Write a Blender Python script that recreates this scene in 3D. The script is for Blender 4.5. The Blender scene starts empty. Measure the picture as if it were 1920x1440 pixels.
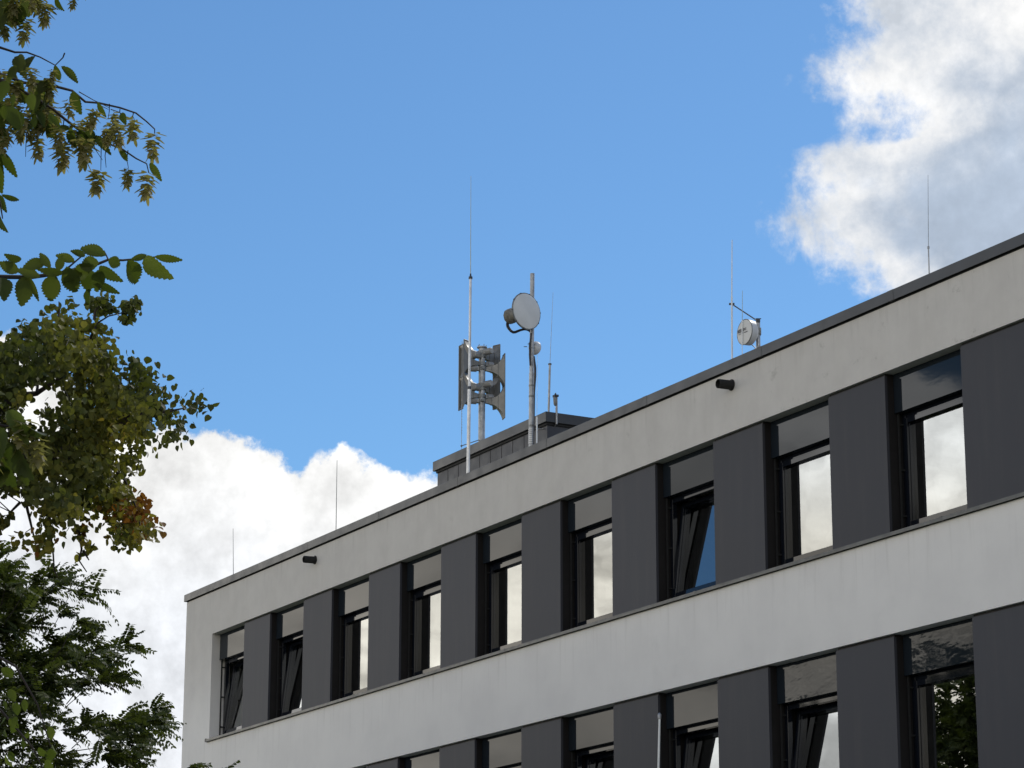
import bpy, math, random
import numpy as np
from mathutils import Vector, Matrix
random.seed(7)
rng = np.random.default_rng(11)
S = bpy.context.scene
COL = S.collection

# ------------------------------------------------------------------ camera
F_PX, YAW, PITCH, ROLL = 4982.46, 0.497008, 0.263937, 0.0019685
CAM = np.array([50.89712, -19.96737, 1.6])
def cam_axes():
    f = np.array([-math.cos(YAW)*math.cos(PITCH), math.sin(YAW)*math.cos(PITCH), math.sin(PITCH)])
    r = np.array([math.sin(YAW), math.cos(YAW), 0.0]); u = np.cross(r, f)
    c, s = math.cos(ROLL), math.sin(ROLL)
    return c*r+s*u, -s*r+c*u, f
RX, UX, FX = cam_axes()
def ray(u, v):
    return FX*F_PX + RX*(u-960) + UX*(720-v)
def at_y(u, v, y):
    """point of the plane y = const seen in the direction u, v"""
    d = ray(u, v); return CAM + d*(y-CAM[1])/d[1]
def at_f(u, v, ref, off=0.):
    """point seen in the direction u, v at the forward depth of ref, plus off metres"""
    d = ray(u, v)/F_PX; return CAM + d*((np.array(ref)-CAM)@FX+off)
def at_d(u, v, dist):
    d = ray(u, v); return CAM + d/np.linalg.norm(d)*dist
cd = bpy.data.cameras.new('camera'); cam = bpy.data.objects.new('camera', cd); COL.objects.link(cam)
cd.sensor_width = 36; cd.lens = F_PX/1920*36; cd.clip_start = 0.1; cd.clip_end = 3000
M = Matrix([[RX[i], UX[i], -FX[i], CAM[i]] for i in range(3)]+[[0, 0, 0, 1]]); cam.matrix_world = M
S.camera = cam

# ------------------------------------------------------------------ exposure, sun, sky
S.view_settings.view_transform = 'Standard'; S.view_settings.look = 'None'
S.view_settings.exposure = 0.0; S.view_settings.gamma = 1
S.cycles.max_bounces = 8; S.cycles.transparent_max_bounces = 12
SUN_AZ, SUN_EL = math.radians(62), math.radians(46)       # azimuth measured from -X towards +Y
sdir = Vector((-math.cos(SUN_AZ)*math.cos(SUN_EL), math.sin(SUN_AZ)*math.cos(SUN_EL), math.sin(SUN_EL)))
sl = bpy.data.lights.new('sun', 'SUN'); so = bpy.data.objects.new('sun', sl); COL.objects.link(so)
sl.energy = 2.0; sl.angle = math.radians(0.6); sl.color = (1, .95, .87)
so.rotation_euler = (-sdir).to_track_quat('-Z', 'Y').to_euler()

W = bpy.data.worlds.new('World'); S.world = W; W.use_nodes = True
nt = W.node_tree; nt.nodes.clear(); N = nt.nodes; LK = nt.links.new
class G:                                   # small node-graph helpers (for the world and for materials)
    def __init__(s, tree): s.t = tree
    def put(s, sock, v):
        if v is None: return
        if isinstance(v, bpy.types.NodeSocket): s.t.links.new(v, sock)
        else: sock.default_value = v
    def m(s, op, a, b=None, c=None, clamp=False):
        n = s.t.nodes.new('ShaderNodeMath'); n.operation = op; n.use_clamp = clamp
        for i, v in enumerate((a, b, c)): s.put(n.inputs[i], v)
        return n.outputs[0]
    def vm(s, op, a, b=None, scale=None):
        n = s.t.nodes.new('ShaderNodeVectorMath'); n.operation = op
        s.put(n.inputs[0], a); s.put(n.inputs[1], b)
        if scale is not None: s.put(n.inputs['Scale'], scale)
        return n.outputs[0]
    def noise(s, vec, scale, detail=6, rough=.5, dist=0, lac=2.0, typ='FBM'):
        n = s.t.nodes.new('ShaderNodeTexNoise'); n.noise_type = typ
        s.put(n.inputs['Vector'], vec); n.inputs['Scale'].default_value = scale
        n.inputs['Detail'].default_value = detail; n.inputs['Roughness'].default_value = rough
        n.inputs['Distortion'].default_value = dist; n.inputs['Lacunarity'].default_value = lac
        return n.outputs['Fac']
    def ramp(s, x, a, b, lo=0., hi=1., smooth=True):
        n = s.t.nodes.new('ShaderNodeMapRange'); n.interpolation_type = 'SMOOTHSTEP' if smooth else 'LINEAR'
        for k, v in (('Value', x), ('From Min', a), ('From Max', b), ('To Min', lo), ('To Max', hi)): s.put(n.inputs[k], v)
        return n.outputs['Result']
    def mix(s, f, a, b, typ='MIX'):
        n = s.t.nodes.new('ShaderNodeMix'); n.data_type = 'RGBA'; n.blend_type = typ
        s.put(n.inputs[0], f)
        for i, v in ((6, a), (7, b)):
            if isinstance(v, tuple) and len(v) == 3: v = v+(1,)
            s.put(n.inputs[i], v)
        return n.outputs[2]
    def curve(s, x, pts, x0, x1, y0, y1):
        t = s.m('DIVIDE', s.m('SUBTRACT', x, x0), x1-x0, clamp=True)
        n = s.t.nodes.new('ShaderNodeFloatCurve'); s.put(n.inputs['Value'], t)
        cm = n.mapping; cv = cm.curves[0]
        P = [((a-x0)/(x1-x0), (b-y0)/(y1-y0)) for a, b in pts]
        cv.points[0].location = P[0]; cv.points[-1].location = P[-1]
        for p in P[1:-1]: cv.points.new(*p)
        for p in cv.points: p.handle_type = 'AUTO_CLAMPED'
        cm.update()
        return s.m('MULTIPLY_ADD', n.outputs[0], y1-y0, y0)
    def sep(s, v):
        n = s.t.nodes.new('ShaderNodeSeparateXYZ'); s.put(n.inputs[0], v); return n.outputs
g = G(nt)
D = N.new('ShaderNodeTexCoord').outputs['Generated']
D = g.vm('NORMALIZE', D)
dx, dy, dz = g.sep(D)
az = g.m('MULTIPLY', g.m('ARCTAN2', dy, g.m('MULTIPLY', dx, -1)), 57.29578)
el = g.m('MULTIPLY', g.m('ARCSINE', dz), 57.29578)
sky = N.new('ShaderNodeTexSky'); sky.sky_type = 'NISHITA'; sky.sun_disc = False
sky.sun_elevation = SUN_EL
sky.sun_rotation = math.atan2(sdir.x, sdir.y)
sky.air_density = 1.0; sky.dust_density = 0.25; sky.ozone_density = 2.6; sky.altitude = 150
SKY_K = 0.100
# cumulus bank: top edge (elevation) as a function of azimuth, all round the horizon
c1 = g.curve(az, [(-180, 15), (-150, 22), (-120, 13), (-95, 20), (-70, 24), (-55, 17), (-44, 13.5), (-40, 14.2), (-38.7, 14.5), (-38.0, 15.15), (-37.3, 14.65), (-36.8, 14.9), (-35.5, 16.6), (-31, 17.0), (-26, 17.6), (-20, 20), (-8, 19), (5, 20),
    (13.6, 17.2), (17.1, 16.1), (18.9, 14.9), (20.2, 13.5), (20.8, 13.95), (21.9, 14.25), (22.8, 13.85), (23.75, 13.3), (24.25, 13.9), (25.2, 13.55), (25.9, 13.85), (26.4, 13.65), (26.6, 13.15), (28.5, 12.4), (34, 10), (60, 12), (90, 18), (130, 14), (180, 15)], -180, 180, 0, 45)
nE = g.noise(D, 30, 12, .60)
nL = g.noise(D, 9, 5, .5)
nB = g.noise(D, 95, 8, .62)
disp = g.m('ADD', g.m('MULTIPLY', g.m('SUBTRACT', nE, .5), 2.3), g.m('MULTIPLY', g.m('SUBTRACT', nB, .5), .75))
s1 = g.m('ADD', g.m('SUBTRACT', c1, el), disp)
a1 = g.ramp(s1, -.07, .22)
# tall cloud on the right: left edge (azimuth) as a function of elevation
c2 = g.curve(el, [(0, 41), (14, 39.3), (15.6, 38.2), (16.3, 37.2), (16.85, 36.3), (17.5, 35.8), (18.15, 35.1), (18.8, 34.8), (19.4, 34.9), (19.75, 35.15), (20.1, 35.8), (20.45, 36.8), (20.8, 36.8), (21.2, 36.2), (21.7, 35.7), (22.3, 35.95), (22.7, 36.0), (23.2, 35.7), (25.4, 35.9), (30, 38), (45, 44)], 0, 45, 30, 50)
nW = g.noise(D, 24, 13, .64, .15)
s2 = g.m('ADD', g.m('SUBTRACT', g.m('SUBTRACT', az, c2), .05), g.m('MULTIPLY', g.m('SUBTRACT', nW, .5), 5.5))
s2 = g.m('ADD', s2, g.m('MULTIPLY', g.m('SUBTRACT', nB, .5), 1.2))
s2 = g.m('MINIMUM', s2, g.m('SUBTRACT', 66, az)); s2 = g.m('MINIMUM', s2, g.m('SUBTRACT', 40, el))
a2 = g.m('POWER', g.ramp(s2, -.45, 1.0), 1.0)
# scattered clouds over the rest of the sky (behind and above the camera)
s3 = g.ramp(g.noise(D, 3.2, 9, .58), .52, .60)
away = g.m('MAXIMUM', g.ramp(el, 29, 40), g.m('MAXIMUM', g.ramp(az, 60, 75), g.ramp(az, -55, -80)))
a3 = g.m('MULTIPLY', s3, g.m('MULTIPLY', away, .85))
# relief of the clouds: difference of the density field towards the light
off = g.vm('ADD', D, (-.0045, .003, .009))
relE = g.m('SUBTRACT', nE, g.noise(off, 30, 12, .60))
relL = g.m('SUBTRACT', nL, g.noise(g.vm('ADD', D, (-.012, .008, .03)), 9, 5, .5))
rel = g.m('ADD', g.m('MULTIPLY', relE, 2.2), g.m('MULTIPLY', relL, 1.2))
deep1 = g.ramp(s1, .3, 5.0)
big = g.noise(D, 13, 6, .52)
v1 = g.m('ADD', .98, g.m('MULTIPLY', rel, .50))
v1 = g.m('SUBTRACT', v1, g.m('MULTIPLY', g.ramp(big, .47, .66), .11))
v1 = g.m('SUBTRACT', v1, g.m('MULTIPLY', deep1, .05))
opp = g.ramp(az, 8, -6)                        # the bank opposite the sun is front-lit, brighter and creamier
front = g.m('MULTIPLY_ADD', opp, 1.25, 1.0)
v1 = g.m('MULTIPLY', v1, front)
patch = g.m('MULTIPLY', g.ramp(g.noise(g.vm('MULTIPLY', D, (1, 1, 1.9)), 16, 7, .55), .48, .62), opp)
v1 = g.m('MULTIPLY', v1, g.m('MULTIPLY_ADD', patch, -.46, 1.0))
tint1 = g.mix(opp, g.mix(deep1, (1, 1, .99), (.95, .98, 1.03)), g.mix(g.ramp(el, 11.0, 14.0), (1.03, .97, .86), (.95, .95, .94)))
col1 = g.vm('SCALE', tint1, None, v1)
deep2 = g.m('MULTIPLY', g.ramp(s2, .5, 3.2), g.ramp(g.m('ADD', el, g.m('MULTIPLY', g.m('SUBTRACT', nE, .5), 6)), 23.6, 19.2))
v2 = g.m('MAXIMUM', g.m('ADD', g.m('MULTIPLY', rel, .42), .86), .66)
col2 = g.mix(deep2, g.vm('SCALE', g.mix(g.ramp(v2, .66, .98), (.90, .97, 1.07), (1, 1, 1)), None, v2), g.vm('SCALE', (.45, .535, .66), None, g.m('MULTIPLY_ADD', rel, .30, 1.0)))
col3 = g.vm('SCALE', (1.0, .98, .95), None, g.m('MULTIPLY_ADD', g.m('SUBTRACT', nL, .5), 1.2, .95))
blue = g.vm('MULTIPLY', g.vm('SCALE', sky.outputs[0], None, SKY_K), (.665, .96, 1.15))
c = g.mix(a3, blue, col3); c = g.mix(a2, c, col2); c = g.mix(a1, c, col1)
below = g.ramp(el, -1.5, .2); c = g.mix(below, (.10, .10, .085), c)
bg = N.new('ShaderNodeBackground'); LK(c, bg.inputs[0]); bg.inputs[1].default_value = 1.0
wo = N.new('ShaderNodeOutputWorld'); LK(bg.outputs[0], wo.inputs[0])
W.cycles.sampling_method = 'MANUAL'; W.cycles.sample_map_resolution = 1024

# ------------------------------------------------------------------ materials
def new_mat(name):
    m = bpy.data.materials.new(name); m.use_nodes = True
    b = m.node_tree.nodes['Principled BSDF']; return m, G(m.node_tree), b
def objpos(G_): return G_.t.nodes.new('ShaderNodeTexCoord').outputs['Object']
def worldpos(G_): return G_.t.nodes.new('ShaderNodeNewGeometry').outputs['Position']
def setbump(q, b, h, strength=.3, dist=.01):
    n = q.t.nodes.new('ShaderNodeBump'); n.inputs['Strength'].default_value = strength
    n.inputs['Distance'].default_value = dist; q.put(n.inputs['Height'], h); q.put(b.inputs['Normal'], n.outputs[0])
def simple(name, col, rough=.5, metal=0, var=.12, vscale=6, bump=0, spec=.5):
    m, q, b = new_mat(name); p = objpos(q)
    n = q.noise(p, vscale, 6, .6)
    f = q.ramp(n, .35, .65, 1-var, 1+var, False)
    q.put(b.inputs['Base Color'], q.vm('SCALE', col, None, f))
    q.put(b.inputs['Roughness'], q.ramp(q.noise(p, vscale*2.3, 4), .3, .7, max(.02, rough-.07), rough+.07, False))
    b.inputs['Metallic'].default_value = metal; b.inputs['Specular IOR Level'].default_value = spec
    if bump: setbump(q, b, q.noise(p, vscale*12, 4), bump, .004)
    return m
def plaster():
    m, q, b = new_mat('plaster'); p = worldpos(q); x, y, z = q.sep(p)
    streak = q.noise(q.vm('MULTIPLY', p, (1, 1, .12)), 2.6, 8, .62)         # rain streaks running down
    blot = q.noise(p, 1.1, 7, .6)
    col = q.mix(q.ramp(blot, .35, .7), (.80, .785, .76), (.75, .735, .715))
    # parapet band darker and beiger throughout, with weathering streaks; spots strongest to the right
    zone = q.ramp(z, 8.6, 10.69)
    parapet_tone = q.m('MULTIPLY', zone, q.m('MULTIPLY_ADD', q.ramp(streak, .38, .70), .10, .82))
    col = q.mix(parapet_tone, col, q.mix(q.ramp(q.noise(p, 2.2, 7, .65), .3, .7), (.61, .585, .545), (.56, .535, .50)))
    spots = q.m('MULTIPLY', q.ramp(q.noise(p, 3.4, 9, .7), .585, .72), q.m('MULTIPLY', q.ramp(z, 10.4, 10.75), q.ramp(x, 15, 24, .25, .8)))
    col = q.mix(spots, col, (.38, .365, .335))
    drip = q.m('MULTIPLY', q.ramp(q.noise(q.vm('MULTIPLY', p, (1, 1, .07)), 7, 6, .6), .50, .70), q.m('MULTIPLY', q.ramp(z, 7.6, 8.5), q.ramp(z, 8.62, 8.56)))
    col = q.mix(q.m('MULTIPLY', drip, .22), col, (.42, .40, .37))
    drip2 = q.m('MULTIPLY', q.ramp(q.noise(q.vm('MULTIPLY', p, (1, 1, .07)), 9, 6, .6), .52, .72), q.ramp(z, 11.0, 11.55))
    col = q.mix(q.m('MULTIPLY', drip2, .28), col, (.33, .32, .29))
    low = q.m('MULTIPLY', q.ramp(q.noise(p, .9, 8, .65), .56, .75), .16)
    col = q.mix(low, col, (.44, .43, .42))
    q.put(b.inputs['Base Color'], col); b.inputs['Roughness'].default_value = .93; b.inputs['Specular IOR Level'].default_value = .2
    setbump(q, b, q.m('ADD', q.noise(p, 160, 3, .7), q.m('MULTIPLY', q.noise(p, 4, 3), .8)), .3, .004)
    return m
M_PLASTER = plaster()
def panelmat():
    m, q, b = new_mat('cladding_anthracite'); p = worldpos(q)
    oi = q.t.nodes.new('ShaderNodeObjectInfo').outputs['Random']
    base = q.mix(q.noise(p, .8, 5, .6), (.036, .039, .052), (.042, .043, .051))
    base = q.vm('SCALE', base, None, q.m('MULTIPLY_ADD', oi, .22, .89))
    streak = q.ramp(q.noise(q.vm('MULTIPLY', p, (1, 1, .1)), 5, 7, .6), .45, .75)
    base = q.mix(q.m('MULTIPLY', streak, .16), base, (.095, .09, .085))
    q.put(b.inputs['Base Color'], base); b.inputs['Roughness'].default_value = .6; b.inputs['Specular IOR Level'].default_value = .35
    setbump(q, b, q.noise(p, 2.2, 3), .12, .02)
    return m
M_PANEL = panelmat()
M_JAMB = simple('reveal_panel_darkened', (.013, .0115, .0115), .6, 0, .12, 3, spec=.25)  # same metal as the panels, its darker reflected look painted into the colour
M_CAP = simple('coping_sheet', (.037, .040, .044), .42, 0, .14, 1.3, .05)
M_SILL = simple('sill_sheet', (.085, .09, .085), .45, 0, .25, 5)
M_DARK = simple('dark_gap', (.012, .012, .012), .8)
def framemat():
    m, q, b = new_mat('window_frame'); b.inputs['Base Color'].default_value = (.007, .009, .014, 1)
    b.inputs['Roughness'].default_value = .05; b.inputs['Specular IOR Level'].default_value = .4; return m
M_FRAME = framemat()
M_ROOF = simple('roof_membrane', (.12, .12, .12), .8, 0, .2, 2)
M_PENT = simple('zinc_cladding', (.036, .038, .046), .5, 0, .16, 1.7, .05)
M_GALV = simple('galvanised_steel', (.30, .31, .32), .42, .75, .25, 9, .15)
M_GALVD = simple('weathered_steel', (.20, .205, .20), .5, .55, .3, 9, .2)
M_ALU = simple('bright_aluminium', (.44, .45, .46), .33, .9, .12, 8)
M_HORN = simple('horn_metal', (.19, .185, .17), .40, .55, .16, 3, .05)
M_DRIVER = simple('driver_housing', (.33, .325, .31), .5, .3, .15, 9, .1)
M_WHITE = simple('white_fibreglass', (.78, .80, .80), .4, 0, .05, 5)
M_RADOME = simple('radome_cover', (.70, .70, .675), .55, 0, .06, 3)
M_DISHW = simple('dish_white', (.62, .63, .63), .42, 0, .06, 4)
M_RADIO = simple('radio_housing', (.28, .26, .22), .6, 0, .3, 18)
M_CABLE = simple('black_cable', (.012, .014, .02), .45)
M_BRACK = simple('dark_bracket', (.05, .06, .075), .5, .3)
M_PRINT = simple('grey_print', (.12, .12, .13), .7)
M_PRINTL = simple('light_grey_print', (.36, .36, .37), .7)
M_INT = simple('interior_plaster', (.78, .77, .73), .9)
M_INTF = simple('interior_floor', (.20, .17, .14), .7)
M_CURT = simple('curtain_cloth', (.66, .64, .60), .85, 0, .1, 12)
def glassmat():
    m = bpy.data.materials.new('coated_glass'); m.use_nodes = True; t = m.node_tree; t.nodes.clear(); q = G(t)
    tr = t.nodes.new('ShaderNodeBsdfTransparent'); tr.inputs[0].default_value = (.34, .41, .38, 1)
    gl = t.nodes.new('ShaderNodeBsdfGlossy'); gl.inputs['Roughness'].default_value = .004; gl.inputs[0].default_value = (.97, 1, 1, 1)
    lw = t.nodes.new('ShaderNodeFresnel'); lw.inputs['IOR'].default_value = 2.6
    p = objpos(q)
    bp = t.nodes.new('ShaderNodeBump'); bp.inputs['Strength'].default_value = .035; bp.inputs['Distance'].default_value = .02
    q.put(bp.inputs['Height'], q.noise(p, 1.6, 2, .4)); q.put(gl.inputs['Normal'], bp.outputs[0])
    mx = t.nodes.new('ShaderNodeMixShader'); fac = q.m('MULTIPLY_ADD', lw.outputs[0], 1.08, .11, clamp=True)
    q.put(mx.inputs[0], fac); q.put(mx.inputs[1], tr.outputs[0]); q.put(mx.inputs[2], gl.outputs[0])
    o = t.nodes.new('ShaderNodeOutputMaterial'); q.put(o.inputs[0], mx.outputs[0]); return m
M_GLASS = glassmat()
def transom():
    m, q, b = new_mat('transom_panel'); p = objpos(q)
    b.inputs['Base Color'].default_value = (.014, .019, .025, 1); b.inputs['Roughness'].default_value = .035
    b.inputs['IOR'].default_value = 1.45
    b.inputs['Specular IOR Level'].default_value = .28
    wp = worldpos(q); x, y, z = q.sep(wp)
    buckled = q.m('MULTIPLY', q.ramp(z, 9.0, 8.0), q.ramp(x, 19.5, 21))
    n = q.t.nodes.new('ShaderNodeBump'); q.put(n.inputs['Strength'], q.m('MULTIPLY_ADD', buckled, .13, .012)); n.inputs['Distance'].default_value = .03
    q.put(n.inputs['Height'], q.noise(q.vm('MULTIPLY', wp, (1, 1, 2.4)), 1.5, 3, .5)); q.put(b.inputs['Normal'], n.outputs[0]); return m
M_TRANSOM = transom()
def leafmat(name, cols, trans=.35, autumn=None):
    m = bpy.data.materials.new(name); m.use_nodes = True; t = m.node_tree; t.nodes.clear(); q = G(t)
    geo = t.nodes.new('ShaderNodeNewGeometry'); rnd = geo.outputs['Random Per Island']; p = geo.outputs['Position']
    col = q.mix(rnd, cols[0], cols[1])
    col = q.mix(q.ramp(q.noise(p, .9, 4, .6), .44, .66), col, cols[2])
    if autumn:
        at = t.nodes.new('ShaderNodeAttribute'); at.attribute_name = 'autumn'; f = at.outputs['Fac']
        yel = q.mix(rnd, autumn[0], autumn[1])
        col = q.mix(q.m('MULTIPLY', q.ramp(f, 0, 1), .9), col, yel)
        col = q.mix(q.m('MULTIPLY', q.ramp(f, 1.05, 2), .9), col, autumn[2])
    bs = t.nodes.new('ShaderNodeBsdfPrincipled'); bs.inputs['Roughness'].default_value = .6; bs.inputs['Specular IOR Level'].default_value = .18
    q.put(bs.inputs['Base Color'], col)
    tl = t.nodes.new('ShaderNodeBsdfTranslucent'); q.put(tl.inputs[0], q.vm('MULTIPLY', col, (1.5, 1.6, .7)))
    mx = t.nodes.new('ShaderNodeMixShader'); mx.inputs[0].default_value = trans
    q.put(mx.inputs[1], bs.outputs[0]); q.put(mx.inputs[2], tl.outputs[0])
    o = t.nodes.new('ShaderNodeOutputMaterial'); q.put(o.inputs[0], mx.outputs[0]); return m
M_HORNB = leafmat('hornbeam_leaf', [(.038, .058, .012), (.085, .108, .022), (.060, .072, .022)], .45)
M_BRACT = leafmat('hornbeam_bract', [(.20, .185, .085), (.30, .255, .145), (.15, .145, .06)], .42)
M_LINDEN = leafmat('linden_leaf', [(.048, .062, .016), (.105, .115, .030), (.068, .072, .026)], .35,
                   [(.27, .235, .045), (.17, .16, .035), (.22, .075, .022)])
M_PINN = leafmat('pinnate_leaf', [(.040, .058, .015), (.10, .118, .034), (.058, .074, .022)], .3)
M_BARK = simple('bark', (.055, .042, .032), .9, 0, .35, 9, .5)
M_TWIG = simple('twig_bark', (.030, .022, .018), .8, 0, .3, 12)
M_GROUND = simple('lawn_ground', (.075, .095, .04), .95, 0, .3, .35)
M_ASPH = simple('asphalt', (.055, .055, .055), .9, 0, .2, 3, .2)
M_PAVE = simple('paving', (.27, .26, .24), .9, 0, .18, 2, .1)

# ------------------------------------------------------------------ mesh helpers
class MB:
    def __init__(s): s.v = []; s.f = []; s.mi = []; s.sm = []
    def add(s, vs, fs, mi=0, smooth=False):
        o = len(s.v); s.v += [tuple(map(float, p)) for p in vs]
        s.f += [tuple(i+o for i in f) for f in fs]; s.mi += [mi]*len(fs); s.sm += [smooth]*len(fs); return s
    def box(s, x0, x1, y0, y1, z0, z1, mi=0):
        return s.add([(x, y, z) for x in (x0, x1) for y in (y0, y1) for z in (z0, z1)],
            [(0, 1, 3, 2), (4, 6, 7, 5), (0, 4, 5, 1), (2, 3, 7, 6), (0, 2, 6, 4), (1, 5, 7, 3)], mi)
    def obox(s, c, ax, hx, hy, hz, mi=0):        # oriented box: axes ax (3 unit vectors), half sizes
        a, b, d = [np.array(k, float) for k in ax]; c = np.array(c, float)
        vs = [c+a*hx*i+b*hy*j+d*hz*k for i in (-1, 1) for j in (-1, 1) for k in (-1, 1)]
        return s.add(vs, [(0, 1, 3, 2), (4, 6, 7, 5), (0, 4, 5, 1), (2, 3, 7, 6), (0, 2, 6, 4), (1, 5, 7, 3)], mi)
    def tube(s, pts, r, n=8, mi=0, cap=True):
        pts = [np.array(p, float) for p in pts]; rs = r if hasattr(r, '__len__') else [r]*len(pts)
        vs = []; fs = []; prev = None
        for i, p in enumerate(pts):
            t = pts[min(i+1, len(pts)-1)]-pts[max(i-1, 0)]; t = t/(np.linalg.norm(t)+1e-12)
            if prev is None:
                a = np.cross(t, (0, 0, 1.)) if abs(t[2]) < .95 else np.cross(t, (1., 0, 0))
            else: a = prev-t*(prev@t)
            a /= np.linalg.norm(a)+1e-12; prev = a; b = np.cross(t, a)
            vs += [p+(a*math.cos(2*math.pi*k/n)+b*math.sin(2*math.pi*k/n))*rs[i] for k in range(n)]
        for i in range(len(pts)-1):
            for k in range(n):
                k2 = (k+1) % n; fs.append((i*n+k, i*n+k2, (i+1)*n+k2, (i+1)*n+k))
        if cap: fs += [tuple(range(n))[::-1], tuple((len(pts)-1)*n+k for k in range(n))]
        return s.add(vs, fs, mi, True)
    def lathe(s, c, axis, prof, n=32, mi=0):     # prof: (distance along axis, radius)
        c = np.array(c, float); t = np.array(axis, float); t /= np.linalg.norm(t)
        a = np.cross(t, (0, 0, 1.)); 
        if np.linalg.norm(a) < 1e-3: a = np.array((1., 0, 0))
        a /= np.linalg.norm(a); b = np.cross(t, a); vs = []; fs = []
        for h, r in prof:
            vs += [c+t*h+(a*math.cos(2*math.pi*k/n)+b*math.sin(2*math.pi*k/n))*max(r, 1e-4) for k in range(n)]
        for i in range(len(prof)-1):
            for k in range(n):
                k2 = (k+1) % n; fs.append((i*n+k, i*n+k2, (i+1)*n+k2, (i+1)*n+k))
        return s.add(vs, fs, mi, True)
    def build(s, name, mats, parent=None, loc=None, bevel=0):
        me = bpy.data.meshes.new(name); me.from_pydata(s.v, [], s.f)
        for m in (mats if isinstance(mats, (list, tuple)) else [mats]): me.materials.append(m)
        me.polygons.foreach_set('material_index', s.mi); me.polygons.foreach_set('use_smooth', s.sm)
        me.update()
        import bmesh
        bm = bmesh.new(); bm.from_mesh(me); bmesh.ops.recalc_face_normals(bm, faces=bm.faces); bm.to_mesh(me); bm.free()
        if any(s.sm):
            try: me.set_sharp_from_angle(angle=math.radians(40))
            except Exception: pass
        o = bpy.data.objects.new(name, me); COL.objects.link(o)
        if loc is not None: o.location = loc
        if parent: o.parent = parent
        if bevel:
            b = o.modifiers.new('bevel', 'BEVEL'); b.width = bevel; b.segments = 2; b.limit_method = 'ANGLE'
        return o
def tag(o, label=None, cat=None, group=None, kind=None):
    for k, v in (('label', label), ('category', cat), ('group', group), ('kind', kind)):
        if v: o[k] = v
    return o
def empty(name, loc=(0, 0, 0)):
    o = bpy.data.objects.new(name, None); COL.objects.link(o); o.location = loc; o.empty_display_size = .2; return o

# ------------------------------------------------------------------ ground
b = MB(); n = 24; xs = np.linspace(-600, 700, n); ys = np.linspace(-600, 700, n)
b.add([(x, y, 0) for x in xs for y in ys], [(i*n+j, (i+1)*n+j, (i+1)*n+j+1, i*n+j+1) for i in range(n-1) for j in range(n-1)])
tag(b.build('ground', M_GROUND), kind='structure')
b = MB(); b.box(-60, 120, -30, -16.5, -.2, .02); tag(b.build('road', M_ASPH), kind='structure')
b = MB(); b.box(-60, 120, -16.5, -13.5, -.2, .13); b.box(-4, 40, -4, -.02, -.2, .06); tag(b.build('pavement', M_PAVE), kind='structure')

# ------------------------------------------------------------------ office building
BX = 31.0; PITCHX = 2.832; W0 = 1.448; WW = 1.578
ZL1, ZS1, ZL2, ZS2 = 10.694, 8.567, 7.294, 5.167       # lintel and sill of the two window rows
NW = 10
bld = empty('office_building', (0, 0, 0))
tag(bld, 'office building with light grey plaster bands, anthracite panels and two rows of tall windows', 'building')
b = MB()
b.box(0, BX, 0, .36, ZL1, 11.56)
b.box(0, W0, 0, .40, ZS1, ZL1)
b.box(0, BX, 0, .36, ZL2, ZS1-.045)
b.box(0, W0, .001, .40, ZS1-.045, ZS1)
b.box(0, W0, 0, .40, ZS2, ZL2)
b.box(0, BX, 0, .36, .05, ZS2-.045)
b.box(0, W0, .001, .40, ZS2-.045, ZS2)
b.box(0, .3, .40, 14, .05, 11.56); b.box(0, BX, 14, 14.3, .05, 11.56); b.box(BX-.3, BX, .36, 14, .05, 11.56)
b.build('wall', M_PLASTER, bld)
b = MB()                                                # masonry piers behind the cladding, white inside the rooms
for zs, zl in ((ZS1, ZL1), (ZS2, ZL2)):
    for k in range(NW):
        x0 = W0+k*PITCHX+WW; x1 = W0+(k+1)*PITCHX if k < NW-1 else BX
        b.box(x0+.03, x1-.03, .075, .52, zs-.04, zl-.002)
    b.box(.3, BX-.3, .40, .42, zs-.9, zs-.045); b.box(.3, BX-.3, .365, .42, zl, zl+.35)
b.build('pier', M_INT, bld)
b = MB()
b.box(.3, BX-.3, .42, 13.9, 11.15, 11.35); b.build('flat_roof', M_ROOF, bld)
b = MB(); b.box(.35, BX-.35, .45, 6.0, 10.98, 11.06); b.box(.35, BX-.35, .45, 6.0, 7.5, 7.58)
b.build('ceiling', M_INT, bld)
b = MB(); b.box(.35, BX-.35, .45, 6.0, 7.62, 7.78); b.box(.35, BX-.35, .45, 6.0, 4.2, 4.36); b.build('interior_floor', M_INTF, bld)
b = MB()
for za, zb in ((7.78, 10.98), (4.36, 7.5)):
    b.box(.35, BX-.35, 5.6, 5.75, za, zb)
    for k in range(0, NW, 2): b.box(W0+(k+1)*PITCHX-.70-.06, W0+(k+1)*PITCHX-.70+.06, .53, 5.6, za, zb)
b.build('interior_wall', M_INT, bld)
# coping with a drip edge and a dark strip painted as the shadow under it
b = MB(); b.box(-.055, BX+.05, -.045, .42, 11.612, 11.722); b.box(-.055, BX+.05, -.045, -.037, 11.582, 11.612); b.box(-.055, -.047, -.037, .42, 11.582, 11.612)
b.add([(-.055, -.045, 11.722), (BX+.05, -.045, 11.722), (BX+.05, .42, 11.722), (-.055, .42, 11.722), (-.055, -.025, 11.733), (BX+.05, -.025, 11.733), (BX+.05, .42, 11.70), (-.055, .42, 11.70)],
      [(0, 1, 5, 4), (4, 5, 6, 7)])
for k in range(1, 10): b.box(k*3.05-.06, k*3.05+.06, -.0475, .3, 11.583, 11.7245)
cop = b.build('coping', M_CAP, bld)
b = MB(); b.box(.01, BX-.01, .004, .34, 11.56, 11.612); b.build('painted_shadow_strip', M_DARK, bld)
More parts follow.
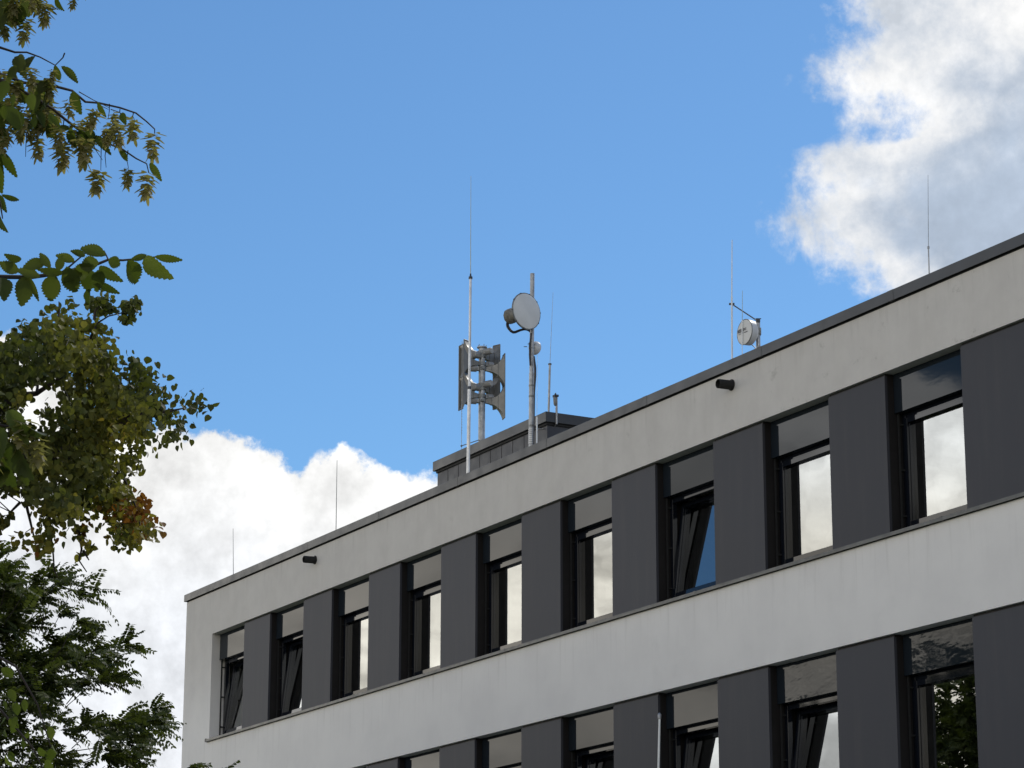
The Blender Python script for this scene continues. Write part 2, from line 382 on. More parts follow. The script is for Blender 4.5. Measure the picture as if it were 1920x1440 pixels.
# cladding panels with their returns into the window reveals
def clad(x0, x1, z0, z1):
    b = MB(); b.box(x0, x1, .035, .075, z0+.012, z1-.035, 0)
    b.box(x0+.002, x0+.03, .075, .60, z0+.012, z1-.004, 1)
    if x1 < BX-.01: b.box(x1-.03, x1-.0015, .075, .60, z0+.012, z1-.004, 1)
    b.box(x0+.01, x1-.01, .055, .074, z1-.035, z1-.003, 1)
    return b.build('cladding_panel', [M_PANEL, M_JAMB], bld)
for zs, zl in ((ZS1, ZL1), (ZS2, ZL2)):
    for k in range(NW):
        x0 = W0+k*PITCHX+WW; x1 = W0+(k+1)*PITCHX if k < NW-1 else BX
        clad(x0, x1, zs+.01, zl)
# continuous sills: sloping top, front lip, dark underside
for zs in (ZS1, ZS2):
    b = MB(); x0, x1 = 1.385, BX
    b.add([(x0, -.055, zs-.045), (x1, -.055, zs-.045), (x1, -.055, zs+.002), (x0, -.055, zs+.002), (x0, .0, zs+.006), (x1, .0, zs+.006), (x0, 0, zs-.028), (x1, 0, zs-.028), (x0, -.047, zs-.045), (x1, -.047, zs-.045), (x0, -.047, zs-.028), (x1, -.047, zs-.028)],
          [(0, 1, 2, 3), (3, 2, 5, 4), (0, 8, 9, 1), (8, 10, 11, 9), (10, 6, 7, 11), (0, 3, 4, 6, 10, 8)])
    xa = W0+.001
    b.add([(xa, 0, zs+.006), (x1, 0, zs+.006), (x1, .36, zs+.075), (xa, .36, zs+.075), (xa, 0, zs-.028), (x1, 0, zs-.028), (x1, .36, zs-.028), (xa, .36, zs-.028)], [(0, 1, 2, 3), (4, 7, 6, 5), (0, 3, 7, 4)])
    b.box(x0-.012, x0, -.06, .0, zs-.05, zs+.02)
    for k in range(1, 6): b.box(k*5.66+2.6, k*5.66+2.64, -.0575, .003, zs-.046, zs+.0085)
    b.build('sill', M_SILL, bld)
# windows: frame (part) > transom panel, sash, glass, blind rail (sub-parts); window-local origin = left bottom of the opening
GZ0, GZ1 = .175, 1.470
def window_meshes():
    H = ZL1-ZS1
    f = MB(); ytop = 1.60
    f.box(.0, .075, .285, .36, .04, ytop); f.box(WW-.075, WW, .285, .36, .04, ytop)
    f.box(.075, WW-.075, .285, .36, .04, .125); f.box(.075, WW-.075, .285, .36, ytop-.075, ytop)
    f.box(.0, WW, .30, .36, ytop, H-.004)
    t = MB(); t.box(.006, WW-.006, .170, .30, 1.605, H-.006)
    s = MB(); a0, a1, z0, z1 = .062, WW-.062, GZ0-.065, GZ1+.065
    s.box(a0, a0+.07, .268, .345, z0, z1); s.box(a1-.07, a1, .268, .345, z0, z1)
    s.box(a0+.07, a1-.07, .268, .345, z0, z0+.065); s.box(a0+.07, a1-.07, .268, .345, z1-.065, z1)
    s.box(a0+.07, a0+.082, .300, .345, z0+.065, z1-.065)
    gl = MB(); gl.add([(a0+.07, .335, z0+.065), (a1-.07, .335, z0+.065), (a1-.07, .335, z1-.065), (a0+.07, .335, z1-.065)], [(0, 1, 2, 3)])
    r = MB(); r.box(.012, .034, .205, .228, .05, 1.60)
    for z in (.25, .85, 1.45): r.box(.034, .040, .21, .285, z, z+.022)
    for z in (.25, .85, 1.45): r.box(.018, .034, .228, .2845, z, z+.022)
    return f, t, s, gl, r
tiltset = {(0, 0), (0, 1), (0, 6), (1, 5), (1, 6), (1, 7)}
proto = None
for row, zs in ((0, ZS1), (1, ZS2)):
    for k in range(NW):
        if proto is None:
            f, t, s, gl, r = window_meshes()
            wf = f.build('window', M_FRAME, bld, bevel=.002)
            wt = t.build('transom_panel', M_TRANSOM, wf); ws = s.build('sash', M_FRAME, wf, bevel=.002)
            wg = gl.build('glass_pane', M_GLASS, wf); wr = r.build('blind_rail', M_DARK, wf)
            proto = (wf, [wt, ws, wg, wr]); w, ch = proto
        else:
            w = proto[0].copy(); COL.objects.link(w); w.parent = bld; ch = []
            for o in proto[1]:
                c_ = o.copy(); COL.objects.link(c_); c_.parent = w; c_.matrix_local = Matrix.Identity(4); ch.append(c_)
        w.location = (W0+k*PITCHX, 0, zs)
        if (row, k) in tiltset:
            # bottom-hung: the top of the sash leans into the room
            ang = math.radians(7.2 if (row, k) != (0, 1) else 6.4)
            P = Matrix.Translation((0, .30, GZ0-.065)) @ Matrix.Rotation(-ang, 4, 'X') @ Matrix.Translation((0, -.30, -(GZ0-.065)))
            for o in (ch[1], ch[2]): o.matrix_local = P
            w['label'] = 'window with its sash tilted open at the top'
# curtains behind some of the panes
def curtain(k, zs, x0, x1, y=.66):
    b = MB(); n = 26; vs = []; fs = []
    for i in range(n+1):
        x = x0+(x1-x0)*i/n; yy = y+.035*math.sin(i*1.35)+.01*math.sin(i*2.9)
        vs += [(W0+k*PITCHX+x, yy, zs+.05), (W0+k*PITCHX+x, yy, zs+2.0)]
    for i in range(n): fs.append((2*i, 2*i+2, 2*i+3, 2*i+1))
    b.add(vs, fs, 0, True); b.build('curtain', M_CURT, bld)
for k in (0, 1, 6): curtain(k, ZS1, -.55, .12)
for k in (5, 6, 7): curtain(k, ZS2, -.55, .10)
# overflow spouts through the parapet
for (u, v) in ((1372, 722), (591, 1050)):
    p = at_y(u, v, 0)
    b = MB(); b.lathe(p+np.array([0, .05, 0]), (0, -1, -.03), [(0, .068), (.28, .066), (.285, .058), (.05, .056)], 20)
    b.lathe(p+np.array([0, .0, 0]), (0, -1, 0), [(-.01, .082), (.012, .082), (.014, .066)], 20)
    b.build('overflow_spout', M_DARK, bld)
# rooftop plant room
px0, px1, py0, py1, pz = 3.52, 8.12, 4.0, 9.6, 14.20
b = MB(); b.box(px0, px1, py0, py1, 11.35, pz-.05, 0)
x = px0+.46
while x < px1-.1: b.box(x, x+.010, py0-.004, py0+.02, 11.4, pz-.12, 1); x += .46
y = py0+.46
while y < py1-.1: b.box(px1-.02, px1+.004, y, y+.010, 11.4, pz-.12, 1); y += .46
pent = b.build('plant_room', [M_PENT, M_DARK], bld)
b = MB(); b.box(px0-.09, px1+.07, py0-.07, py1+.07, pz-.11, pz+.09, 0); b.box(px0-.02, px1+.03, py0-.03, py1+.03, pz-.16, pz-.11, 1)
b.build('coping', [M_CAP, M_DARK], pent, bevel=.008)

# ------------------------------------------------------------------ roof equipment
def rod(name, top, bot, y, r, label, cat, foot=11.35, mat=M_GALVD, group=None, base=True):
    """slender rod from its top point down to a concrete foot on the roof"""
    T = at_y(*top, y); B = at_y(*bot, y); d = (T-B)/(T[2]-B[2]); F = B+d*(foot-B[2])
    o = empty(name, tuple(F)); tag(o, label, cat, group)
    b = MB(); b.tube([F-F, (B-F)*.6, (T-F)], [r*1.25, r*1.1, r*.6], 8); b.build('rod', mat, o)
    if base:
        b = MB(); b.lathe((0, 0, 0), (0, 0, 1), [(0, .17), (.06, .17), (.09, .14), (.09, .02)], 20); b.build('foot', M_PAVE, o)
    return o
rod('lightning_rod', (437, 991), (437.5, 1076), 1.0, .0075, 'thin dark lightning rod nearest the left corner of the roof', 'lightning rod', group='lightning rods along the roof edge')
rod('lightning_rod', (632, 863), (630, 993), 1.0, .0085, 'taller dark lightning rod between the left roof corner and the plant room', 'lightning rod', group='lightning rods along the roof edge')
# rod with base tube far right
T = at_y(1740, 328, 1.0); B = at_y(1741, 510, 1.0); F = B.copy(); F[2] = 11.35; Mi = at_y(1740.8, 466, 1.0)
o = empty('lightning_rod', tuple(F)); tag(o, 'hair-thin lightning rod on a short tube at the right end of the roof', 'lightning rod', 'lightning rods along the roof edge')
b = MB(); b.tube([Mi-F, T-F], [.0042, .0025], 6); b.build('rod', M_GALVD, o)
b = MB(); b.tube([F-F, Mi-F], .0095, 8); b.tube([Mi-F, Mi-F+np.array([0, 0, .03])], .016, 8); b.build('tube', M_GALV, o)
b = MB(); b.lathe((0, 0, 0), (0, 0, 1), [(0, .17), (.06, .17), (.09, .14), (.09, .02)], 20); b.build('foot', M_PAVE, o)

# tall whip antenna on an aluminium mast
y = 1.2
T = at_y(883, 330, y); C1 = at_y(882.3, 522, y); C2 = at_y(880, 727, y); B = at_y(877.6, 888, y)
dd = (C2-B)/(C2[2]-B[2]); F = B+dd*(11.35-B[2])
o = empty('whip_antenna', tuple(F)); tag(o, 'tallest whip antenna on a bright two-piece aluminium mast in front of the horn siren', 'antenna', 'whip antennas on the roof')
b = MB(); b.tube([F-F, C2-F], .031, 14); b.build('lower_mast', M_ALU, o)
b = MB(); b.tube([C2-F, C1-F], .023, 14); b.build('upper_mast', M_ALU, o)
b = MB(); b.tube([C2-F-np.array([0, 0, .03]), C2-F+np.array([0, 0, .02])], .038, 14); b.build('clamp', M_BRACK, o)
b = MB(); b.tube([C1-F-np.array([0, 0, .01]), C1-F+np.array([0, 0, .03])], .036, 12); b.tube([C1-F+np.array([0, 0, .03]), C1-F+np.array([0, 0, .09])], [.02, .012], 10); b.build('socket', M_BRACK, o)
b = MB(); b.tube([C1-F, (C1+T)/2-F, T-F], [.0085, .006, .0035], 8); b.build('whip', simple('pale_whip', (.50, .56, .46), .5), o)
b = MB(); b.lathe((0, 0, 0), (0, 0, 1), [(0, .22), (.08, .22), (.12, .18), (.12, .02)], 20); b.build('foot', M_PAVE, o)

# siren: eight horn loudspeakers on a galvanised pole standing on the plant room
y = 5.5
P0 = at_y(903, 828, y); P1 = at_y(905, 652, y); F = np.array([P0[0], y, pz+.09])
sir = empty('horn_siren', tuple(F)); tag(sir, 'civil defence siren of eight grey metal horn loudspeakers stacked on a thick galvanised pole', 'siren')
topz = P1[2]-F[2]
b = MB(); b.tube([(0, 0, 0), (0, 0, .72)], .085, 20); b.tube([(0, 0, .72), (0, 0, topz)], .072, 20)
b.tube([(0, 0, topz), (0, 0, topz+.02)], .11, 16); b.build('pole', M_GALV, sir)
for a in range(5):
    b = MB(); an = a*1.256; b.tube([(.08*math.cos(an), .08*math.sin(an), topz), (.09*math.cos(an), .09*math.sin(an), topz+.07)], .008, 6)
    b.build('cap_bolt', M_GALVD, sir)
VL = -RX.copy(); VL[2] = 0; VL /= np.linalg.norm(VL)            # left as seen from the street
VT = np.array([VL[1], -VL[0], 0.]);                              # towards the street
if VT@(CAM-F) < 0: VT = -VT
def horn(angdeg, zc, L, mh, mw):
    """re-entrant horn: narrow throat at the pole, vertical slot mouth with an exponential flare"""
    a = math.radians(angdeg); d = VL*math.cos(a)+VT*math.sin(a); sd = np.array([-d[1], d[0], 0.]); up = np.array([0, 0, 1.])
    c0 = np.array([0, 0, zc]); b = MB(); nn = 12; vs = []; fs = []
    side = sd*.0
    def ring(t, inset=0.):
        e = (math.exp(3.9*t)-1)/(math.exp(3.9)-1)
        hh = .032+(mh/2-.032)*e-inset; hw = .03+(mw/2-.03)*(t**1.9)-inset
        cc = c0+d*(-.02+L*t)
        return [cc+sd*hw*i+up*hh*j for i, j in ((-1, -1), (1, -1), (1, 1), (-1, 1))]
    for k in range(nn+1): vs += ring(k/nn)
    for k in range(nn+1): vs += ring(1-k/nn, .008)
    R = 2*nn+2
    for k in range(R-1):
        for i in range(4):
            i2 = (i+1) % 4; fs.append((k*4+i, k*4+i2, (k+1)*4+i2, (k+1)*4+i))
    fs.append((3, 2, 1, 0)); b.add(vs, fs)
    rim = ring(1.0)
    for i in range(4): b.tube([rim[i], rim[(i+1) % 4]], .011, 6)
    for t in (.45, .72):                                              # stiffening ribs
        rr = ring(t, -.004); 
        for i in range(4): b.tube([rr[i], rr[(i+1) % 4]], .008, 5)
    h = b.build('horn', M_HORN, sir)
    dp = c0-d*.19; b = MB()
    b.lathe(dp+d*.07, -d, [(0, .05), (.0, .078), (.13, .078), (.15, .06), (.15, .001)], 8)
    b.obox(c0-d*.02, (d, sd, up), .10, .05, .045)
    dr = b.build('driver', M_DRIVER, h, bevel=.006)
    b = MB(); b.tube([c0-up*.035, c0+up*.035], .092, 18); b.obox(c0-sd*.09, (d, sd, up), .03, .03, .03); b.build('clamp', M_GALVD, h)
def zz(v): return at_y(905, v, y)[2]-F[2]
for dv in (0, 60.5):
    horn(28, zz(682+dv), .52, .70, .20)       # left, towards the street
    horn(-38, zz(661+dv), .44, .70, .20)      # left, away
    horn(180+14, zz(691+dv), .50, .70, .20)   # right, towards the far side
    horn(180+48, zz(668+dv), .48, .70, .20)
# ball-tipped thin rod beside the siren with its spacer arm
y = 4.7
A = at_y(866.5, 640, y); Bq = at_y(865.3, 838, y); E = at_y(898, 825, 5.44); F2 = Bq.copy(); F2[2] = pz+.09
o = empty('lightning_rod', tuple(F2)); tag(o, 'beaded thin lightning rod just left of the siren, held by a spacer arm', 'lightning rod')
b = MB(); b.tube([F2-F2, A-F2], .006, 6)
for q in range(9): b.lathe(at_y(866, 770+q*5.2, y)-F2-np.array([0, 0, .012]), (0, 0, 1), [(0, .004), (.008, .010), (.018, .004)], 6)
b.build('rod', M_GALV, o)
b = MB(); b.tube([at_y(865.3, 836, y)-F2, E-F2], .010, 8); b.lathe(at_y(865.3, 836, y)-F2-np.array([0, 0, .02]), (0, 0, 1), [(0, .01), (.02, .026), (.04, .01)], 8); b.build('spacer_arm', M_GALVD, o)

# mast with two dishes
y = 2.0
T = at_y(998.2, 513, y); B = at_y(996, 835, y); dd = (T-B)/(T[2]-B[2]); F = B+dd*(11.35-B[2])
mst = empty('antenna_mast', tuple(F)); tag(mst, 'galvanised mast rising in front of the plant room and carrying the two round dishes', 'mast')
b = MB(); J = at_y(996.8, 700, y); b.tube([F-F, J-F], .046, 16); b.tube([J-F, T-F], .040, 16); b.build('pole', M_GALV, mst)
for v in (655, 725, 745, 800): 
    b = MB(); q = at_y(996.6, v, y)-F; b.tube([q, q+np.array([0, 0, .03])], .051, 14); b.build('band', M_GALVD, mst)
b = MB()
for q in range(8): 
    z = at_y(996, 806+q*3.6, y)-F; b.tube([z-np.array([.05, .0, 0]), z+np.array([.05, -.0, .004])], .05*.2, 6); b.lathe(z, (0, 0, 1), [(0, .052), (.012, .052)], 12)
b.build('tie_wire', M_ALU, mst)
b = MB(); b.lathe((0, 0, 0), (0, 0, 1), [(0, .25), (.1, .25), (.14, .2), (.14, .03)], 20); b.build('foot', M_PAVE, mst)
# cables down the mast
b = MB()
offv = RX*.055-FX*0.0
b.tube([at_y(1001.5, 668, y)-F, at_y(1003.5, 690, y)-F, at_y(1003.5, 705, y)-F, at_y(1002, 735, y)-F, at_y(1001.3, 790, y)-F, at_y(1000.5, 840, y)-F], [.012, .022, .022, .014, .013, .013], 8)
b.tube([at_f(996, 625, at_y(997, 625, y), -.065)-F, at_f(994, 645, at_y(997, 645, y), -.06)-F, at_f(993.2, 665, at_y(997, 665, y), -.06)-F, at_f(994.5, 685, at_y(997, 685, y), -.06)-F], .018, 8)
b.build('cable', M_CABLE, mst)
# large dish: flat cover turned to the right and towards the street
fwd = np.array([0, -1., 0]); 
def dirv(deg_left, elev=0):                                        # heading: 0 = straight at the camera (horizontal), + = towards picture right
    a = math.radians(deg_left); v = VT*math.cos(a)-VL*math.sin(a); v = v*math.cos(math.radians(elev)); v[2] = math.sin(math.radians(elev)); return v
PM = at_y(997.9, 583, y); C0 = at_f(989, 583, PM, -.30); ax = dirv(42, 0); R0 = .325
dsh = empty('dish_antenna', tuple(C0)); tag(dsh, 'large round dish antenna with flat pale grey cover near the top of the mast', 'dish antenna')
b = MB(); b.lathe(-ax*.13, ax, [(-.05, .08), (.0, .20), (.05, .29), (.08, R0*.985), (.085, R0+.012), (.105, R0+.012), (.105, R0-.01)], 48); b.build('shell', M_GALVD, dsh)
b = MB(); b.lathe(-ax*.03, ax, [(-.02, R0-.004), (.012, R0-.006), (.020, R0-.03), (.022, .0005)], 48); b.build('cover', M_RADOME, dsh)
b = MB()
aa = np.cross(ax, (0, 0, 1)); aa /= np.linalg.norm(aa); bb = np.cross(ax, aa)
for q in range(10):
    b = MB(); an = q*math.pi/5+.1; p_ = -ax*.035+(aa*math.cos(an)+bb*math.sin(an))*(R0+.008); b.obox(p_, (ax, aa, bb), .018, .008, .008); b.build('clip', M_BRACK, dsh)
b = MB(); rc = -ax*.40; b.lathe(rc, ax, [(-.11, .001), (-.11, .115), (-.09, .13), (.03, .13), (.07, .09), (.28, .06)], 10)
for q in range(6): b.lathe(rc+ax*(-.09+q*.02), ax, [(0, .13), (.002, .139), (.008, .139), (.01, .13)], 10)
b.build('radio_unit', M_RADIO, dsh)
mp = at_y(997.9, 583, y)-C0
b = MB(); b.tube([-ax*.17, mp-np.array([0, 0, .04])], .03, 10); b.obox(mp-np.array([0, 0, .04]), (np.array([1, 0, 0]), np.array([0, 1, 0]), np.array([0, 0, 1])), .06, .06, .07); b.build('bracket', M_GALVD, dsh)
b = MB()
q0 = rc-ax*.09+np.array([0, 0, -.09])
def bez(P, n=16):
    P = [np.array(p, float) for p in P]; o_ = []
    for i in range(n+1):
        t = i/n; Q = P
        while len(Q) > 1: Q = [Q[j]*(1-t)+Q[j+1]*t for j in range(len(Q)-1)]
        o_.append(Q[0])
    return o_
for s_ in (0, 1):
    pp = [at_f(951+s_*4, 603, PM, .0)-C0, at_f(951+s_*2, 613-s_*2, PM, -.05)-C0, at_f(962, 624-s_*2, PM, -.1)-C0, at_f(975, 620-s_*1.5, PM, -.1)-C0, at_f(985, 618-s_, PM, -.1)-C0, at_f(994, 622, PM, -.08)-C0, at_f(996, 634, PM, -.065)-C0]
    sm = []
    for i in range(len(pp)-1):
        for t in (0, .33, .66):
            p0 = pp[max(i-1, 0)]; p1 = pp[i]; p2 = pp[i+1]; p3 = pp[min(i+2, len(pp)-1)]
            sm.append(.5*((2*p1)+(p2-p0)*t+(2*p0-5*p1+4*p2-p3)*t*t+(-p0+3*p1-3*p2+p3)*t**3))
    sm.append(pp[-1]); b.tube(sm, .016, 8)
b.build('cable', M_CABLE, dsh)
# small dish on the same mast, seen from behind
PM = at_y(996.8, 651, y); C0 = at_f(1001.5, 652, PM, .14); ax = dirv(180+25, 0); ax = -dirv(-35)
d2 = empty('dish_antenna', tuple(C0)); tag(d2, 'small white dish antenna seen from behind, low on the mast under the large dish', 'dish antenna')
b = MB(); b.lathe(-ax*.02, ax, [(-.05, .001), (-.045, .05), (-.02, .095), (.02, .118), (.06, .125), (.06, .12), (.03, .001)], 32); b.build('shell', M_DISHW, d2)
mp = at_y(996.8, 650, y)-C0
b = MB(); b.tube([-ax*.06, mp], .022, 8); b.obox(mp, (aa, bb, ax), .03, .062, .05); b.tube([mp-VL*-.08, mp+VL*.14], .007, 6); b.tube([mp+np.array([0, 0, .05])-VL*.08, mp+np.array([0, 0, .05])+VL*.07], .007, 6)
b.build('bracket', M_GALVD, d2)
# short white tube antenna right of the mast
y = 2.6
T = at_y(1008, 640, y); Mi = at_y(1006.6, 782, y); B = at_y(1005, 833, y); F = B.copy(); F[2] = 11.35
o = empty('whip_antenna', tuple(F)); tag(o, 'slim white tube antenna right beside the foot of the dish mast', 'antenna', 'whip antennas on the roof')
b = MB(); b.tube([F-F, Mi-F], .014, 10); b.build('tube', M_WHITE, o)
b = MB(); b.tube([Mi-F, T-F], [.004, .0025], 6); b.build('whip', M_WHITE, o)
b = MB(); b.lathe((0, 0, 0), (0, 0, 1), [(0, .16), (.06, .16), (.09, .12), (.09, .02)], 20); b.build('foot', M_PAVE, o)
# rod antenna on the corner of the plant room
y = py0+.06
T = at_y(1037, 548, y); Mi = at_y(1031, 684, y); B = at_y(1028.6, 775, y)
o = empty('whip_antenna', tuple(B)); tag(o, 'whip antenna with grey lower tube standing on the right corner of the plant room', 'antenna', 'whip antennas on the roof')
b = MB(); b.tube([B-B-np.array([0, 0, .02]), Mi-B], .021, 12); b.build('tube', M_GALV, o)
b = MB(); b.tube([Mi-B, Mi-B+np.array([0, 0, .025])], .033, 12); b.build('socket', M_BRACK, o)
b = MB(); b.tube([Mi-B, T-B], [.006, .003], 6); b.build('whip', M_GALV, o)
# weather sensor on an angled bracket
y = py0+.16; SX = at_y(1046, 783, y)
o = empty('weather_sensor', (float(px1+.08), y, pz)); F = np.array([px1+.08, y, pz]); H_ = at_y(1048, 748, y)
H_[0] = px1+.10
b = MB(); b.tube([(0, 0, -.14), (.0, 0, H_[2]-F[2]-.02)], .022, 10); b.tube([(.0, 0, -.13), (-.12, 0, -.18), (-.30, -.25, -.2)], .014, 8); b.build('post', M_GALV, o)
hz = H_[2]-F[2]
b = MB(); b.lathe((.01, -.03, hz-.12), (0, 0, 1), [(0, .018), (.03, .036), (.15, .044), (.19, .034), (.2, .001)], 14); b.build('housing', M_GALVD, o, bevel=0)
b = MB(); b.tube([(-.10, .04, hz+.02), (.12, -.10, hz+.08)], .010, 8); b.tube([(.02, -.03, hz+.05), (.02, -.03, hz+.13)], .012, 8); b.obox((.02, -.03, hz+.07), ((1, 0, 0), (0, 1, 0), (0, 0, 1)), .05, .04, .02); b.build('arm', M_BRACK, o)
tag(o, 'small weather sensor on a bent bracket at the right edge of the plant room', 'sensor')

# right-hand dish on its stub pole
y = 1.0
T = at_y(1421, 601, y); B = at_y(1421, 652, y); F = B.copy(); F[2] = 11.35
stub = empty('antenna_pole', tuple(F)); tag(stub, 'short grey stub pole behind the roof edge carrying the drum shaped dish', 'pole')
b = MB(); b.tube([F-F, T-F], .033, 16); b.tube([T-F, T-F+np.array([0, 0, .012])], .036, 16); b.build('pole', M_GALV, stub)
b = MB(); q = at_y(1421, 622, y)-F; b.tube([q, q+np.array([0, 0, .02])], .040, 14); q = at_y(1422, 597.5, y)-F; b.tube([q+VL*.04, q-VL*.04], .007, 8); b.tube([T-F, q], .006, 6); b.build('clamp', M_BRACK, stub)
A0 = T-F+np.array([0, 0, -.01]); A1 = at_y(1372, 570, y-.02)-F
b = MB(); b.tube([A0, A1], .010, 8); b.obox(A1, (VL, VT, np.array([0, 0, 1])), .04, .02, .012); b.obox(A0, (VL, VT, np.array([0, 0, 1])), .03, .045, .025); b.build('arm', M_BRACK, stub)
b = MB(); b.lathe((0, 0, 0), (0, 0, 1), [(0, .2), (.08, .2), (.1, .16), (.1, .02)], 20); b.build('foot', M_PAVE, stub)
PM = at_y(1421, 622, y); C0 = at_f(1396.5, 622.5, PM, -.10); ax = dirv(-60, 0); R0 = .19
d3 = empty('dish_antenna', tuple(C0)); tag(d3, 'white drum shaped dish antenna with faded grey lettering on the stub pole to the right', 'dish antenna')
b = MB(); b.lathe((0, 0, 0), ax, [(-.165, .001), (-.165, .06), (-.145, .14), (-.105, R0-.004), (.0, R0), (.0, R0-.01)], 48); b.build('drum', M_DISHW, d3)
b = MB(); b.lathe((0, 0, 0), ax, [(-.004, R0+.003), (.006, R0+.003), (.008, R0-.006)], 48); b.build('rim', M_GALVD, d3)
b = MB(); b.lathe((0, 0, 0), ax, [(.0, R0-.005), (.006, R0-.008), (.014, R0*.6), (.016, .0005)], 48); b.build('cover', M_RADOME, d3)
rx = np.cross((0, 0, 1.), ax); rx /= np.linalg.norm(rx); ux = np.cross(ax, rx)
b = MB(); 
xx = -.155
for w_, h_ in ((.018, .045), (.012, .055), (.026, .055), (.012, .055), (.026, .052), (.014, .05), (.022, .034), (.010, .048)):
    b.obox(ax*.0165+rx*(xx+w_/2)+ux*(.035), (rx, ux, ax), w_/2, h_/2, .0012); xx += w_+.010
b.build('lettering', M_PRINT, d3)
b = MB(); b.obox(ax*.0165+rx*(-.02)+ux*(-.012), (rx, ux, ax), .12, .007, .0012); b.build('lettering', M_PRINTL, d3)
b = MB(); b.obox(ax*.0165+rx*(.05)+ux*(-.014), (rx, ux, ax), .035, .0065, .0016); b.build('lettering', M_PRINT, d3)
mp = at_y(1421, 622, y)-C0
b = MB(); b.tube([-ax*.17, mp], .03, 10); b.obox(mp, (VL, VT, np.array([0, 0, 1])), .045, .045, .05); b.build('bracket', M_GALVD, d3)
b = MB(); b.tube(bez([at_y(1401, 644, y-.02)-C0, at_y(1412, 645, y)-C0, at_y(1417, 652, y)-C0, at_y(1420, 660, y)-C0]), .007, 6); b.build('cable', M_CABLE, d3)
# white fibreglass whips beside it
T = at_y(1372.6, 450, y-.05); K = at_y(1372.2, 556, y-.05); B = at_y(1371.2, 672, y-.05); F = B.copy(); F[2] = 11.35
o = empty('whip_antenna', tuple(F)); tag(o, 'white fibreglass whip antenna held by the dark slanting arm left of the drum dish', 'antenna', 'whip antennas on the roof')
b = MB(); b.tube([F-F, K-F], .0125, 10); b.build('tube', M_WHITE, o)
b = MB(); b.tube([K-F, T-F], [.009, .006], 8); b.build('whip', M_WHITE, o)
b = MB(); b.lathe((0, 0, 0), (0, 0, 1), [(0, .16), (.06, .16), (.09, .12), (.09, .02)], 20); b.build('foot', M_PAVE, o)
y = .75
T = at_y(1392, 545, y); K = at_y(1391.8, 600, y); K2 = at_y(1391.4, 646, y); B = at_y(1391, 664, y); F = B.copy(); F[2] = 11.35
o = empty('whip_antenna', tuple(F)); tag(o, 'short white rod antenna crossing in front of the drum dish', 'antenna', 'whip antennas on the roof')
b = MB(); b.tube([F-F, K2-F], .0055, 8); b.tube([K2-F, K-F], .0095, 8); b.build('tube', M_WHITE, o)
b = MB(); b.tube([K-F, T-F], [.006, .004], 6); b.build('whip', simple('greenish_whip', (.42, .52, .50), .5), o)
b = MB(); b.lathe((0, 0, 0), (0, 0, 1), [(0, .16), (.06, .16), (.09, .12), (.09, .02)], 20); b.build('foot', M_PAVE, o)

# slim pole in front of the lower windows
y = -3.0
T = at_y(1236.6, 1347, y); B = at_y(1234.6, 1440, y); dd = (T-B)/(T[2]-B[2]); F = B+dd*(.06-B[2])
o = empty('slim_pole', tuple(F)); tag(o, 'slim pale grey pole with a rounded tip in front of the lower row of windows', 'pole')
b = MB(); b.tube([F-F, (T-F)*.5, T-F], [.022, .016, .0125], 12); b.build('shaft', M_WHITE, o)
b = MB(); b.lathe(T-F-np.array([0, 0, .01]), (0, 0, 1), [(0, .010), (.005, .020), (.05, .023), (.065, .018), (.078, .008), (.08, .001)], 14); b.build('tip', M_GALV, o)
b = MB(); b.lathe((0, 0, 0), (0, 0, 1), [(0, .09), (.012, .09), (.014, .025), (.03, .022)], 16); b.build('foot', M_GALV, o)

# ------------------------------------------------------------------ vegetation
def instances(name, base_v, base_f, mats4, mat, parent, attr=None, smooth=False):
    """one mesh made of many copies of a small leaf; mats4: (n,3,4)"""
    bv = np.asarray(base_v, float); n = len(mats4); k = len(bv)
    V = np.einsum('nij,kj->nki', mats4[:, :, :3], bv)+mats4[:, None, :, 3]
    me = bpy.data.meshes.new(name); me.vertices.add(n*k); me.vertices.foreach_set('co', V.reshape(-1).astype(np.float32))
    lens = np.array([len(f) for f in base_f]); flat = np.concatenate([np.array(f) for f in base_f]); nl = len(flat)
    L = (flat[None, :]+np.arange(n)[:, None]*k).reshape(-1)
    me.loops.add(n*nl); me.loops.foreach_set('vertex_index', L.astype(np.int32))
    me.polygons.add(n*len(base_f)); st = np.concatenate([[0], np.cumsum(lens)[:-1]])
    me.polygons.foreach_set('loop_start', (st[None, :]+np.arange(n)[:, None]*nl).reshape(-1).astype(np.int32))
    if attr is not None:
        A = me.attributes.new('autumn', 'FLOAT', 'POINT'); A.data.foreach_set('value', np.repeat(attr, k).astype(np.float32))
    if smooth: me.polygons.foreach_set('use_smooth', [True]*(n*len(base_f)))
    me.update(calc_edges=True); me.validate(); me.materials.append(mat)
    o = bpy.data.objects.new(name, me); COL.objects.link(o); o.parent = parent; return o
def frames(pos, d, nrm, scale, width=None):
    """rows: local x = across, y = along leaf, z = normal"""
    d = d/np.linalg.norm(d, axis=1, keepdims=True); nrm = nrm-d*np.sum(nrm*d, axis=1, keepdims=True)
    nrm /= np.linalg.norm(nrm, axis=1, keepdims=True)+1e-9; xx = np.cross(d, nrm)
    width = scale if width is None else width
    Mx = np.zeros((len(pos), 3, 4)); Mx[:, :, 0] = xx*width[:, None]; Mx[:, :, 1] = d*scale[:, None]; Mx[:, :, 2] = nrm*scale[:, None]; Mx[:, :, 3] = pos
    return Mx
